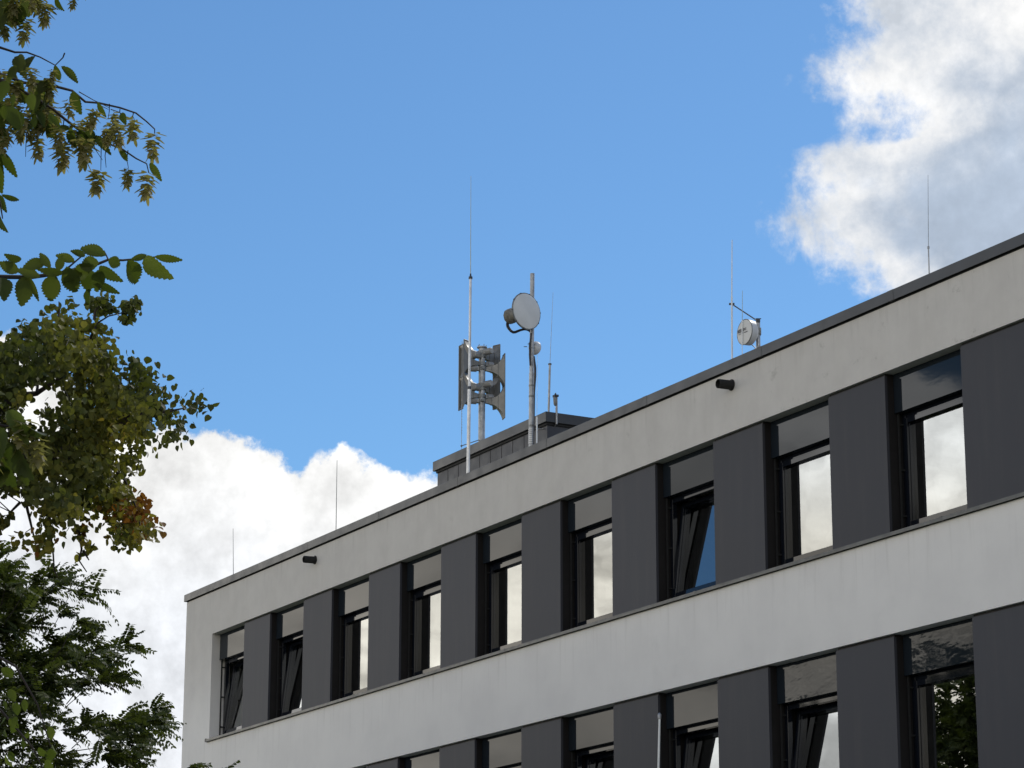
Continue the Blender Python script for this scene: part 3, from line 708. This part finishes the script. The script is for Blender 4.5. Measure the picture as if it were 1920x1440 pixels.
def leaf_shape(kind):
    if kind == 'hornbeam':                 # unit length 1, unit width 1, serrate edge, folded and arched
        n = 11; ts = np.linspace(0, 1, n); prof = lambda t: .5*np.sin(math.pi*t**.82)**.8
        V = []; 
        for i, t in enumerate(ts): V.append((0, t, -.13*(t-.4)**2-.0))
        for sgn in (-1, 1):
            for i, t in enumerate(ts[1:-1]):
                w = prof(t); V.append((sgn*w*.93, t-.02, .11*w*2-.15*(t-.4)**2)); V.append((sgn*w*1.05, t+.045, .12*w*2-.15*(t-.4)**2))
        Fc = []; m = n-2
        for sgn in (0, 1):
            o = n+sgn*2*m
            edge = [0]+[o+j for j in range(2*m)]+[n-1]
            for i in range(n-1):
                e0 = edge[0] if i == 0 else edge[2*i]; 
                if i == 0: poly = [0, 1, o+1, o]
                elif i == n-2: poly = [i, i+1, o+2*m-1]
                else: poly = [i, i+1, o+2*i+1, o+2*i, o+2*i-1]
                Fc.append(tuple(poly if sgn == 0 else poly[::-1]))
        return V, Fc
    if kind == 'linden':
        P = [(0, 0), (.22, -.06), (.42, .08), (.5, .34), (.42, .62), (.22, .84), (0, 1.06), (-.22, .84), (-.42, .62), (-.5, .34), (-.42, .08), (-.22, -.06), (0, .45)]
        V = [(x, y, .22*abs(x)-.18*(y-.4)**2) for x, y in P]
        Fc = [(12, 0, 1, 2), (12, 2, 3, 4), (12, 4, 5, 6), (12, 6, 7, 8), (12, 8, 9, 10), (12, 10, 11, 0)]
        return V, Fc
    if kind == 'bract':                    # three-lobed bract: long middle lobe and two short side lobes
        P = [(0, 0), (.10, .06), (.30, .22), (.36, .38), (.22, .36), (.13, .40), (.14, .62), (.09, .85), (0, 1.0), (-.09, .85), (-.14, .62), (-.13, .40), (-.22, .36), (-.36, .38), (-.30, .22), (-.10, .06)]
        V = [(x, y, .25*abs(x)+.12*(y-.5)**2) for x, y in P]+[(0, .35, 0), (0, .7, 0)]
        Fc = [(0, 1, 2, 16), (2, 3, 4, 16), (4, 5, 16), (5, 6, 17, 16), (6, 7, 8, 17), (17, 8, 9, 10), (16, 17, 10, 11), (16, 11, 12), (16, 12, 13, 14), (16, 14, 15, 0)]
        return V, Fc
    if kind == 'leaflet':
        V = [(0, 0, 0), (.16, .25, .03), (.15, .6, .0), (0, 1, -.12), (-.15, .6, 0), (-.16, .25, .03), (0, .4, -.02)]
        return V, [(0, 1, 2, 6), (2, 3, 6), (6, 3, 4), (0, 6, 4, 5)]
px2m = lambda d: d/F_PX
def rv(n, s=1.): return rng.normal(0, s, (n, 3))

# --- hornbeam: branches hanging in from a tree standing left of the frame, about 10 m away
hb = empty('hornbeam_tree', tuple(np.array([38.9, -21.5, 0]))); tag(hb, 'hornbeam with toothed leaves and papery seed clusters hanging into the upper left corner', 'tree')
HBF = np.array([38.9, -21.5, 0.])
DH = 10.0
b = MB(); tp = [(0, 0, 0), (.05, .05, 1.2), (.0, .2, 2.8), (.2, .35, 4.6), (.15, .5, 6.5), (.2, .6, 8.8)]
b.tube(tp, [.26, .2, .17, .13, .08, .02], 12); b.build('trunk', M_BARK, hb)
branches = []; LIMBPTS = []
def br(pts, d0=DH, r0=.007, r1=.002, root=None):
    P = [at_d(u, v, d0+(i*.03))-HBF for i, (u, v) in enumerate(pts)]
    R = list(np.linspace(r0, r1, len(P)))
    if root is not None:                      # limb from the trunk: rises, sways and droops to the first twig
        a = np.array(root, float); e = P[0]; k = 9; pre = []; prr = []; wob = rng.normal(0, .09, (k, 3))
        for i in range(k):
            t = i/k; pre.append(a*(1-t)+e*t+np.array([0, 0, .55*math.sin(math.pi*t)])+(wob[i] if i else 0)); prr.append(.032*(1-t)+r0*1.2*t)
        LIMBPTS.extend(pre[2:]); P = pre+P; R = prr+R
    branches.append((P, R))
br([(-260, 40), (-120, 60), (-60, 72), (0, 89), (28, 98), (50, 98), (75, 107), (103, 122)], root=(.1, .4, 5.2))
br([(-200, 90), (-60, 118), (12, 143), (45, 155), (108, 163), (135, 170), (160, 191), (185, 193), (225, 202), (255, 212), (275, 228), (290, 242), (290, 250)], 10.1, root=(.1, .35, 4.8))
br([(-150, 130), (0, 150), (60, 180), (100, 205), (120, 222), (150, 245), (175, 255), (205, 270), (230, 280), (255, 297), (275, 307), (279, 324)], 9.9, root=(.1, .35, 4.6))
br([(-100, 200), (0, 225), (25, 232), (55, 245), (72, 258)], 10.2)
br([(-160, -40), (-60, -30), (20, -25), (60, -30), (120, -22), (160, -25)], 10.0)
br([(-260, 560), (-60, 524), (0, 519), (57, 520), (114, 512), (145, 504), (178, 497), (203, 487), (230, 488), (250, 486), (290, 482), (315, 480)], 9.0, .009, root=(.1, .3, 3.6))
br([(-80, 300), (-20, 320), (0, 380), (5, 410)], 9.8)
br([(114, 512), (130, 500), (150, 483), (165, 470)], 9.0, .004)
br([(203, 487), (199, 478), (195, 470)], 9.0, .003)
br([(-160, 740), (-40, 790), (20, 800), (60, 815)], 7.6, root=(.1, .3, 3.0))
br([(121, 100), (118, 108), (104, 122)], 10.0, .003)
br([(-160, 1180), (-40, 1210), (30, 1250), (70, 1320), (95, 1400)], 16.0, .012, .003)
br([(-100, 1300), (0, 1330), (60, 1400), (80, 1440)], 16.0, .012, .003)
for st, en in (((225, 205), (226, 214)), ((250, 212), (252, 224)), ((205, 195), (203, 222)), ((183, 193), (203, 205)), ((70, 248), (73, 262)), ((120, 225), (116, 264)), ((240, 282), (241, 316)), ((190, 262), (189, 319)), ((172, 262), (192, 300)), ((50, 250), (48, 294)), ((200, 270), (199, 314)), ((148, 172), (205, 202)), ((150, 245), (122, 262)), ((208, 205), (230, 214))):
    br([st, ((st[0]+en[0])/2+random.uniform(-3, 3), (st[1]+en[1])/2), en], 10.0, .002, .001)
for P, R in branches:
    b = MB(); b.tube(P, R, 6); b.build('branch', M_TWIG, hb)
Lv, Lf = leaf_shape('hornbeam')
leaves = [ # base, tip, width(px), dist
 ((115,124),(147,156),15,10),((103,122),(112,152),13,10),((136,171),(152,215),21,10),((33,103),(48,146),24,10),((66,104),(48,132),21,10),((30,122),(15,152),15,10),
 ((22,140),(20,190),26,10),((75,152),(62,184),17,10),((131,239),(97,246),12,10),((176,254),(208,290),15,10),((183,191),(199,221),10,10),((228,211),(236,234),13,10),
 ((222,280),(240,303),11,10),((281,305),(303,340),13,10),((2,283),(32,333),17,10),((3,365),(37,376),10,10),((-2,285),(3,365),18,10),((-2,366),(12,398),14,10),((0,405),(13,435),15,10),
 ((150,243),(162,290),24,10),((134,240),(142,280),24,10),((105,-8),(121,23),12,10),((45,-8),(54,32),24,10),((8,0),(2,55),26,10),((62,-5),(70,14),12,10),((165,240),(175,275),20,10),
 ((55,170),(78,205),24,10),((20,200),(30,245),26,10),((40,150),(35,195),26,10),((0,150),(-8,200),26,10),((30,165),(60,195),22,10),((0,215),(12,262),24,10),((60,215),(80,250),22,10),((88,150),(72,178),20,10),
 ((90,232),(104,262),18,10),((0,250),(-5,300),22,10),((25,5),(20,52),26,10),((40,10),(32,50),22,10),
 ((198,479),(150,464),24,9),((140,490),(104,478),17,9),((203,487),(226,497),22,9),((240,488),(257,533),33,9),((268,484),(323,522),32,9),((290,481),(343,488),14,9),((245,487),(276,478),12,9),
 ((185,500),(230,528),20,9),((125,500),(142,550),32,9),((100,514),(94,566),34,9),((50,518),(40,574),34,9),((55,519),(73,566),10,9),((3,520),(8,563),32,9),((-25,520),(-30,570),32,9),((165,502),(166,548),30,9),
 ((180,528),(225,551),14,9),((168,542),(166,572),16,9),((35,510),(-2,492),22,9),((85,492),(43,501),22,9),((40,488),(8,477),16,9),((95,502),(74,474),15,9),((185,492),(150,500),28,9),((175,497),(140,520),28,9),
 ((150,508),(120,530),28,9),((190,505),(180,548),26,9),((118,512),(70,505),16,9),((75,519),(30,505),18,9),((-10,500),(-50,490),22,9),((108,508),(118,478),16,9),((160,480),(132,470),13,9),
 ((15,768),(52,832),30,7.6),((42,795),(88,818),20,7.6),((10,830),(62,900),34,7.6),((0,800),(-5,870),34,7.6),((-20,850),(30,915),34,7.6),((20,850),(-15,930),30,7.6),((35,860),(52,912),22,7.6)]
rows = []
for (bs, tp_, w, d) in leaves:
    a = at_d(bs[0], bs[1], d+random.uniform(-.08, .08)); c = at_d(tp_[0], tp_[1], d+random.uniform(-.08, .08))
    L = np.linalg.norm(c-a); rows.append((a-HBF, c-a, -FX+rng.normal(0, .25, 3)+np.array([0, 0, .1]), L, w*px2m(d)*1.08))
# foliage of the same branches left of and above the frame, and filling between
def fill(nf, u0, u1, v0, v1, d=10, spread=.35):
    for _ in range(nf):
        u, v = random.uniform(u0, u1), random.uniform(v0, v1); dd = d+random.gauss(0, spread)
        a = at_d(u, v, dd); c = at_d(u+random.gauss(6, 14), v+random.uniform(18, 46), dd+random.gauss(0, .03)); L = np.linalg.norm(c-a)
        rows.append((a-HBF, c-a, rng.normal(0, 1, 3)-FX*1.2, max(L, .05), L*random.uniform(.35, .6)))
fill(20, -10, 100, 135, 215); fill(130, -420, -10, -80, 420); fill(8, -20, 60, -60, -10); fill(120, -420, -40, 430, 640, 9.3); fill(40, -300, -20, 700, 900, 8)
fill(6, 55, 95, 175, 232); fill(90, -300, 200, -320, -60)
for _ in range(120):                                   # lower outer foliage of the same tree, farther back
    u, v = random.uniform(-200, 105), random.uniform(1205, 1500)
    if u > 20 and v < 1240+(u-20)*1.6: continue
    dd = 16+random.gauss(0, .4); a = at_d(u, v, dd); c = at_d(u+random.gauss(4, 9), v+random.uniform(12, 26), dd+random.gauss(0, .03)); L = np.linalg.norm(c-a)
    rows.append((a-HBF, c-a, rng.normal(0, 1, 3)-FX*1.2, L, L*random.uniform(.45, .75)))
# crown around the trunk and along the limbs, outside what the frame shows
cand = np.vstack([np.array([.2, .5, 6.6])+rng.normal(0, 1, (2600, 3))*np.array([1.3, 1.3, 1.5]), np.repeat(np.array(LIMBPTS), 34, 0)+rng.normal(0, .30, (len(LIMBPTS)*34, 3))])
rl = cand+HBF-CAM; fz = rl@FX; uu_ = 960+F_PX*(rl@RX)/np.maximum(fz, .1); vv_ = 720-F_PX*(rl@UX)/np.maximum(fz, .1)
cand = cand[(fz < .1) | (uu_ < -60) | (vv_ < -90)]
for a in cand:
    L = random.uniform(.06, .10); rows.append((a, np.array([random.gauss(0, .6), random.gauss(0, .6), -.7]), rng.normal(0, .6, 3)+np.array([0, 0, .8]), L, L*random.uniform(.45, .6)))
pos = np.array([r[0] for r in rows]); dv = np.array([r[1] for r in rows]); nv = np.array([r[2] for r in rows]); Ls = np.array([r[3] for r in rows]); Ws = np.array([r[4] for r in rows])
instances('leaves', Lv, Lf, frames(pos, dv, nv, Ls, Ws), M_HORNB, hb)
Bv, Bf = leaf_shape('bract')
def cluster_mesh(seed, n=22):
    r_ = np.random.default_rng(seed); rows = []
    for i in range(n):
        t = i/(n-1); a = i*2.4+r_.normal(0, .2); z = -.04-.66*t
        out = .95*(1-t*.45)+r_.normal(0, .08); dn = -.28-.95*t*t+r_.normal(0, .14)
        rows.append(((.03*math.cos(a), .03*math.sin(a), z), (math.cos(a)*out, math.sin(a)*out, dn), (math.cos(a)*.7, math.sin(a)*.7, .8), .44*(1-.18*t)*r_.uniform(.85, 1.15)))
    p = np.array([r[0] for r in rows]); d = np.array([r[1] for r in rows]); q = np.array([r[2] for r in rows]); s = np.array([r[3] for r in rows])
    return frames(p, d, q, s*.97, s*1.12)
protos = []
for sd_ in range(4):
    o = instances('seed_cluster', Bv, Bf, cluster_mesh(sd_, 20+sd_*2), M_BRACT, hb)
    # stalk
    protos.append(o)
cl = [(290,247,64),(279,322,64),(241,315,48),(188,318,60),(250,222,56),(222,232,52),(180,205,52),(118,265,66),(163,258,68),(70,256,54),(40,240,36),(95,145,52),(127,188,42),(75,188,62),(60,125,52),(85,180,58),
      (20,180,52),(200,240,42),(140,228,52),(10,30,50),(48,32,58),(90,5,54),(137,-6,30),(30,-12,52),(62,-22,50),(0,-8,50),(160,-22,26),(108,-30,28),(104,200,58),(60,230,44),(15,235,50),(30,150,54),(5,130,50),(42,215,56),(80,215,50),(28,190,50),(90,205,54),(65,165,50),(-5,215,56),(112,238,50),(150,262,44),(210,228,46),(25,5,50),(75,-12,50),(48,200,56),(215,212,40),(-15,200,52),(-20,40,52),(45,785,80),(70,820,70),(-10,820,80),(160,225,44),(5,255,40),(100,130,30)]
for i, (u, v, L) in enumerate(cl):
    d = 7.6 if v > 700 else 10+random.uniform(-.15, .15)
    if i < 4: o = protos[i]
    else: o = protos[i % 4].copy(); COL.objects.link(o); o.parent = hb
    top = at_d(u, v, d); s = L*px2m(d)*.98
    o.location = tuple(top-HBF); o.scale = (s, s, s); o.rotation_euler = (random.gauss(0, .10), random.gauss(0, .10), random.uniform(0, 6.28))

# --- polygon helper for the silhouettes of the farther crowns
def inside(poly, u, v):
    x, y = np.asarray(u), np.asarray(v); r = np.zeros(x.shape, bool); n = len(poly); j = n-1
    for i in range(n):
        xi, yi = poly[i]; xj, yj = poly[j]
        cnd = ((yi > y) != (yj > y)) & (x < (xj-xi)*(y-yi)/(yj-yi+1e-12)+xi); r ^= cnd; j = i
    return r
def sample(polys, n, margin=0):
    out = []
    allp = np.array([p for P in polys for p in P]); lo = allp.min(0); hi = allp.max(0)
    while len(out) < n:
        u = rng.uniform(lo[0], hi[0], 4000); v = rng.uniform(lo[1], hi[1], 4000)
        ok = np.zeros(4000, bool)
        for P in polys:
            k = inside(P, u, v)
            if margin:
                for du, dv_ in ((margin, 0), (-margin, 0), (0, margin), (0, -margin)): k &= inside(P, u+du, v+dv_)
            ok |= k
        out += list(zip(u[ok], v[ok]))
    return np.array(out[:n])
# --- linden, about 25 m away
DL = 25.0
lbF = at_d(-330, 900, 26.5); lbF[2] = 0
lt = empty('linden_tree', tuple(lbF)); tag(lt, 'linden tree with small round green leaves turning yellow and rust at the middle left', 'tree')
main = [(-60,600),(0,640),(8,615),(19,614),(33,597),(55,598),(62,588),(80,602),(105,592),(120,600),(139,594),(160,592),(178,594),(182,618),(195,625),(204,645),(192,655),(208,664),(222,662),(239,678),(250,672),(278,675),(290,681),(289,690),(278,697),(283,708),(305,719),(306,733),(296,742),(312,750),(328,746),(350,752),(365,744),(382,748),(380,758),(368,766),(376,780),(386,786),(374,792),(360,786),(356,800),(345,812),(338,832),(320,838),(300,836),(288,842),(288,858),(300,878),(290,884),(278,890),(262,908),(248,900),(245,915),(252,930),(268,930),(280,940),(276,952),(284,964),(280,975),(288,992),(276,1000),(264,1018),(248,1010),(232,1032),(220,1020),(212,1004),(200,990),(178,988),(176,965),(160,955),(145,960),(138,985),(122,990),(108,1012),(98,1040),(80,1052),(60,1040),(40,1030),(30,1005),(45,975),(72,962),(72,935),(40,925),(0,918),(-60,930)]
extra = [[(30,1000),(50,965),(110,960),(118,1000),(100,1045),(75,1055),(45,1035)],[(-60,960),(25,965),(20,1010),(-60,1060)],[(145,985),(160,975),(176,985),(172,1005),(176,1028),(160,1034),(148,1012)],
         [(53,580),(75,574),(85,583),(80,594),(58,590)],[(83,562),(110,557),(133,562),(130,580),(100,582),(84,576)],
         [(168,560),(190,552),(212,556),(218,578),(205,586),(180,584),(168,574)],
         [(222,574),(240,560),(262,556),(268,572),(262,590),(270,600),(262,612),(248,606),(250,620),(236,604),(224,600)],
         [(270,598),(284,593),(291,602),(284,610),(270,608)],[(190,608),(202,610),(203,624),(192,626)]]
out_l = [(-700,430),(-60,560),(-60,980),(-250,1080),(-700,1000)]
def crown_leaves(polys, nclus, per, dist, dspread, rad, leafsize, seedgap, F0, mg=0):
    uv = sample(polys, nclus, mg); pos = []; 
    dd = dist+rng.normal(0, dspread, nclus)
    C_ = np.array([at_d(u, v, d) for (u, v), d in zip(uv, dd)]); spread = rng.uniform(.6, 1.25, nclus)
    # clumps leave gaps: drop clusters where a low-frequency field is small
    f = np.sin(C_[:, 0]*3.1+C_[:, 2]*2.3+seedgap)+np.sin(C_[:, 2]*4.7-C_[:, 1]*3.9+1.3)+np.sin(C_[:, 1]*5.3+C_[:, 0]*2.1)
    keep = f > -.72; C_ = C_[keep]; uv = uv[keep]; spread = np.repeat(spread[keep], per)[:, None]
    n = len(C_); P = np.repeat(C_, per, 0)+rng.normal(0, rad, (n*per, 3))*spread*np.array([1, 1, .8]); UV = np.repeat(uv, per, 0)
    return P, UV, C_
P1_, U1, C1_ = crown_leaves([main], 720, 20, DL, .9, .070, .06, 0, lbF, 7)
P2_, U2, C2_ = crown_leaves(extra, 210, 5, DL, .2, .03, .06, 5, lbF)
P3_, U3, C3_ = crown_leaves([out_l], 1500, 5, DL+.8, 1.6, .09, .06, 2, lbF)
q = rng.normal(0, 1, (5200, 3)); q /= np.linalg.norm(q, axis=1, keepdims=True); q *= rng.uniform(.3, 1, (5200, 1))**.5
q = lbF+np.array([.3, .2, 7.3])+q*np.array([2.7, 2.7, 2.3])+rng.normal(0, .2, (5200, 3)); rl = q-CAM
uu_ = 960+F_PX*(rl@RX)/(rl@FX); vv_ = 720-F_PX*(rl@UX)/(rl@FX); q = q[(uu_ < -50)]; uu_ = uu_[uu_ < -50]
P = np.vstack([P1_, P2_, P3_, q]); U = np.vstack([U1, U2, U3, np.stack([uu_, uu_*0-500], 1)]); n = len(P)
def blob(c, r, amp): return amp*np.exp(-((U[:, 0]-c[0])**2+(U[:, 1]-c[1])**2)/(r*r))
au = blob((225, 790), 42, 1.15)+blob((215, 850), 60, .75)+blob((150, 710), 60, .55)+blob((120, 600), 45, .5)+blob((170, 640), 45, .55)+blob((90, 870), 50, .5)+blob((205, 935), 26, .8)
au += blob((255, 945), 26, 2.4)+blob((268, 975), 20, 1.6)+blob((165, 700), 10, 1.3)+blob((150, 800), 14, .7)+blob((165, 985), 20, 1.4)+blob((60, 1000), 24, 1.0)+blob((40, 760), 30, .9)
au += np.where((U[:, 1] > 935) & (U[:, 0] > -40), rng.uniform(0, 1.5, n), 0)
au = au*.85
au = np.clip(au*rng.uniform(.6, 1.25, n)+rng.normal(0, .08, n), 0, 2)
dirs = np.tile(np.array([.15, .1, -.75]), (n, 1))+rng.normal(0, .5, (n, 3)); nr = -FX*.4+rng.normal(0, .8, (n, 3))+np.array([0, 0, .5])
sz = rng.uniform(.042, .072, n); Lv, Lf = leaf_shape('linden')
instances('crown', Lv, Lf, frames(P-lbF, dirs, nr, sz, sz*1.02), M_LINDEN, lt, au)
b = MB(); hub = np.array([0.3, .1, 5.2])
b.tube([(0, 0, 0), (.05, 0, 1.5), (0.1, .05, 3.2), tuple(hub), (.2, .2, 7.2), (.45, .1, 8.9)], [.32, .26, .22, .18, .10, .02], 12); b.build('trunk', M_BARK, lt)
limbs = [[(-250, 900), (-120, 820), (0, 760), (35, 742), (70, 735), (110, 712), (150, 690)], [(70, 735), (72, 715), (78, 695)], [(89, 672), (97, 655), (104, 640), (118, 618), (122, 600)], [(150, 700), (158, 678), (162, 650), (172, 625), (185, 605), (203, 592), (235, 588)],
         [(-120, 820), (60, 860), (140, 840), (200, 812), (250, 778), (280, 770), (312, 770), (350, 765)], [(60, 860), (85, 920), (92, 960), (95, 1005), (100, 1040), (104, 1070), (108, 1085)], [(140, 840), (142, 800), (135, 760), (120, 730)], [(140, 840), (200, 870), (235, 900), (255, 950), (262, 990)],
         [(104, 640), (98, 625), (97, 615)], [(112, 598), (115, 578), (112, 565)], [(178, 600), (176, 585), (180, 572)], [(135, 975), (148, 1000), (152, 1030), (150, 1048), (160, 1072)], [(152, 1030), (165, 1050)], [(0, 690), (20, 668), (35, 650)], [(38, 942), (20, 960), (8, 985)], [(45, 945), (60, 990), (70, 1030)],
         [(-60, 560), (-30, 640), (0, 690), (30, 720)], [(255, 780), (262, 740), (275, 705)], [(200, 870), (215, 930), (232, 975), (240, 1020)]]
for L in limbs:
    big_ = L[0][0] < -50
    P = [at_d(u+random.gauss(0, 1.5), v+random.gauss(0, 1.5), DL-.15+random.gauss(0, .1))-lbF for u, v in L]
    if big_: P = [hub+np.array([0, 0, random.uniform(-.6, 2)])]+P
    R = np.linspace(.075 if big_ else .016, .005, len(P)); b2 = MB(); b2.tube(P, list(R), 7); b2.build('limb', M_BARK if big_ else M_TWIG, lt)
b = MB()                                            # fine twigs reaching the leaf clusters
LP = np.array([at_d(u, v, DL) for L in limbs for (u, v) in L if u > -60])
for c_ in C1_[::2]:
    k = np.argmin(np.sum((LP-c_)**2, 1)); a = LP[k]; m_ = (a+c_)/2+rng.normal(0, .06, 3)
    if np.linalg.norm(a-c_) < 1.3: b.tube([a-lbF, m_-lbF, c_-lbF], [.006, .004, .002], 4, cap=False)
b.build('twigs', M_TWIG, lt)['kind'] = 'stuff'

# --- tree with long pinnate leaves, about 38 m away, reflected in the lowest right window
DP = 38.0
pbF = np.array([13.6, -9.4, 0.]); pt = empty('pinnate_tree', tuple(pbF)); tag(pt, 'dark green tree with long feathery compound leaves in the lower left corner', 'tree')
pol = [(-260,1100),(-60,1050),(0,1045),(20,1066),(60,1085),(89,1062),(100,1085),(125,1088),(160,1100),(200,1117),(190,1132),(170,1150),(185,1170),(205,1190),(225,1204),(255,1206),(262,1218),(240,1228),(262,1240),(225,1250),(205,1252),(238,1284),(215,1292),(182,1302),(150,1300),(142,1318),(135,1334),(150,1350),(180,1350),(205,1350),(225,1335),(250,1326),(300,1328),(330,1333),(335,1346),(300,1366),(325,1378),(295,1388),(300,1408),(275,1412),(285,1428),(300,1475),(250,1520),(-260,1520)]
nn = 600
uv = sample([pol], nn*3)
ok = inside(pol, uv[:, 0]+26, uv[:, 1]+4) | (uv[:, 0] < 60); uv = uv[ok][:nn]
dd = DP+rng.normal(0, 1.0, len(uv)); SH = np.array([at_d(u, v, d) for (u, v), d in zip(uv, dd)])
f = np.sin(SH[:, 0]*2.6+SH[:, 2]*3.3)+np.sin(SH[:, 2]*4.1-SH[:, 1]*2.7+.7)+np.sin(SH[:, 1]*3.3+SH[:, 0]*1.7)
keep = f > -1.15; SH = SH[keep]
# rest of the crown: behind, below and left of what the frame shows
cc = np.array([13.6, -9.3, 5.6]); q = rng.normal(0, 1, (1150, 3)); q /= np.linalg.norm(q, axis=1, keepdims=True); q *= rng.uniform(.35, 1, (1150, 1))**.45
SH2 = cc+q*np.array([2.8, 2.7, 3.7])
rel_ = SH2-CAM; uu = 960+F_PX*(rel_@RX)/(rel_@FX); vv = 720-F_PX*(rel_@UX)/(rel_@FX)
k2 = (inside(pol, uu+26, vv) & (rng.random(len(uu)) < .25)) | (vv > 1500) | (uu < -130); SH2 = SH2[k2 & (SH2[:, 2] > 2.2)]
top_ = np.array([13.3, -9.5, 8.0])+rng.normal(0, 1, (260, 3))*np.array([1.1, 1.1, .75]); rel_ = top_-CAM
uu = 960+F_PX*(rel_@RX)/(rel_@FX); vv = 720-F_PX*(rel_@UX)/(rel_@FX); SH2 = np.vstack([SH2, top_[(uu < -70) & (vv > 1030)]])
sprig = np.array([at_d(u, v, d) for u, v, d in ((352, 1445, 37.6), (356, 1438, 37.5), (392, 1452, 37.5), (412, 1450, 37.4), (330, 1448, 37.6), (365, 1450, 37.6))])
ALL = np.vstack([SH, SH2, sprig]); ctr = np.array([13.6, -9.3, 5.2])
per = 5; n = len(ALL)
O = np.repeat(ALL, per, 0); outd = O-ctr; outd[:, 2] *= .5; outd /= np.linalg.norm(outd, axis=1, keepdims=True)
RXh = RX.copy()
fd = outd*.8+np.array([RX[0], RX[1], 0])*.55+rng.normal(0, .48, O.shape)+np.array([0, 0, .06]); fd /= np.linalg.norm(fd, axis=1, keepdims=True)
FLn = rng.uniform(.26, .50, len(O)); drop = rng.uniform(.0, .45, len(O))
NL = 10
T_ = np.linspace(.12, .98, NL); rows_p = []; rows_d = []; rows_n = []; rows_s = []
side = np.cross(fd, np.tile((0, 0, 1.), (len(fd), 1))); side /= np.linalg.norm(side, axis=1, keepdims=True)+1e-9
roll_ = rng.normal(0, .5, len(O)); side = side*np.cos(roll_)[:, None]+np.cross(fd, side)*np.sin(roll_)[:, None]
for t in T_:
    base = O+fd*(FLn*t)[:, None]-np.array([0, 0, 1])*(FLn*drop*t*t)[:, None]
    tang = fd-np.array([0, 0, 1])*(2*drop*t)[:, None]
    for sg in (-1, 1):
        rows_p.append(base); dl = side*sg+tang*.55-np.array([0, 0, .25])+rng.normal(0, .12, base.shape); rows_d.append(dl)
        rows_n.append(np.cross(side*sg, tang)*sg+rng.normal(0, .3, base.shape)); rows_s.append(rng.uniform(.07, .11, len(base))*(1-.35*abs(t-.45)))
Pp = np.vstack(rows_p); Dp = np.vstack(rows_d); Np_ = np.vstack(rows_n); Sp = np.concatenate(rows_s)
Lv, Lf = leaf_shape('leaflet')
instances('crown', Lv, Lf, frames(Pp-pbF, Dp, Np_, Sp, Sp*1.4), M_PINN, pt)
b = MB(); b.tube([(0, 0, 0), (0, 0, 1.4), (.1, 0, 2.6), (.0, .1, 4.2), (.1, .1, 5.8)], [.24, .2, .16, .11, .04], 10); b.build('trunk', M_BARK, pt)
for i in range(16):
    e = ALL[rng.integers(0, len(ALL)-6)]-pbF; s0 = np.array([.05, 0, 2.2+i*.18]); m_ = s0*.45+e*.55+np.array([0, 0, -.25])
    b = MB(); b.tube([s0, m_, e], [.05, .025, .008], 6); b.build('limb', M_BARK, pt)
b = MB()
for e in ALL[::3]:
    e = e-pbF; s0 = e*.86+np.array([0, .1, 4.6])*.14+rng.normal(0, .10, 3); m_ = (s0+e)/2+rng.normal(0, .06, 3); b.tube([s0, m_, e], [.007, .006, .004], 4, cap=False)
e = sprig[2]-pbF; 
hub_ = ALL[-7]-pbF
for s_ in sprig: b.tube([s_-pbF, s_-pbF+np.array([-.3, -.3, -.9]), np.array([1.2, 1.0, 3.6]), np.array([0, 0, 3.2])], [.006, .012, .02, .03], 5)
b.build('twigs', M_TWIG, pt)['kind'] = 'stuff'
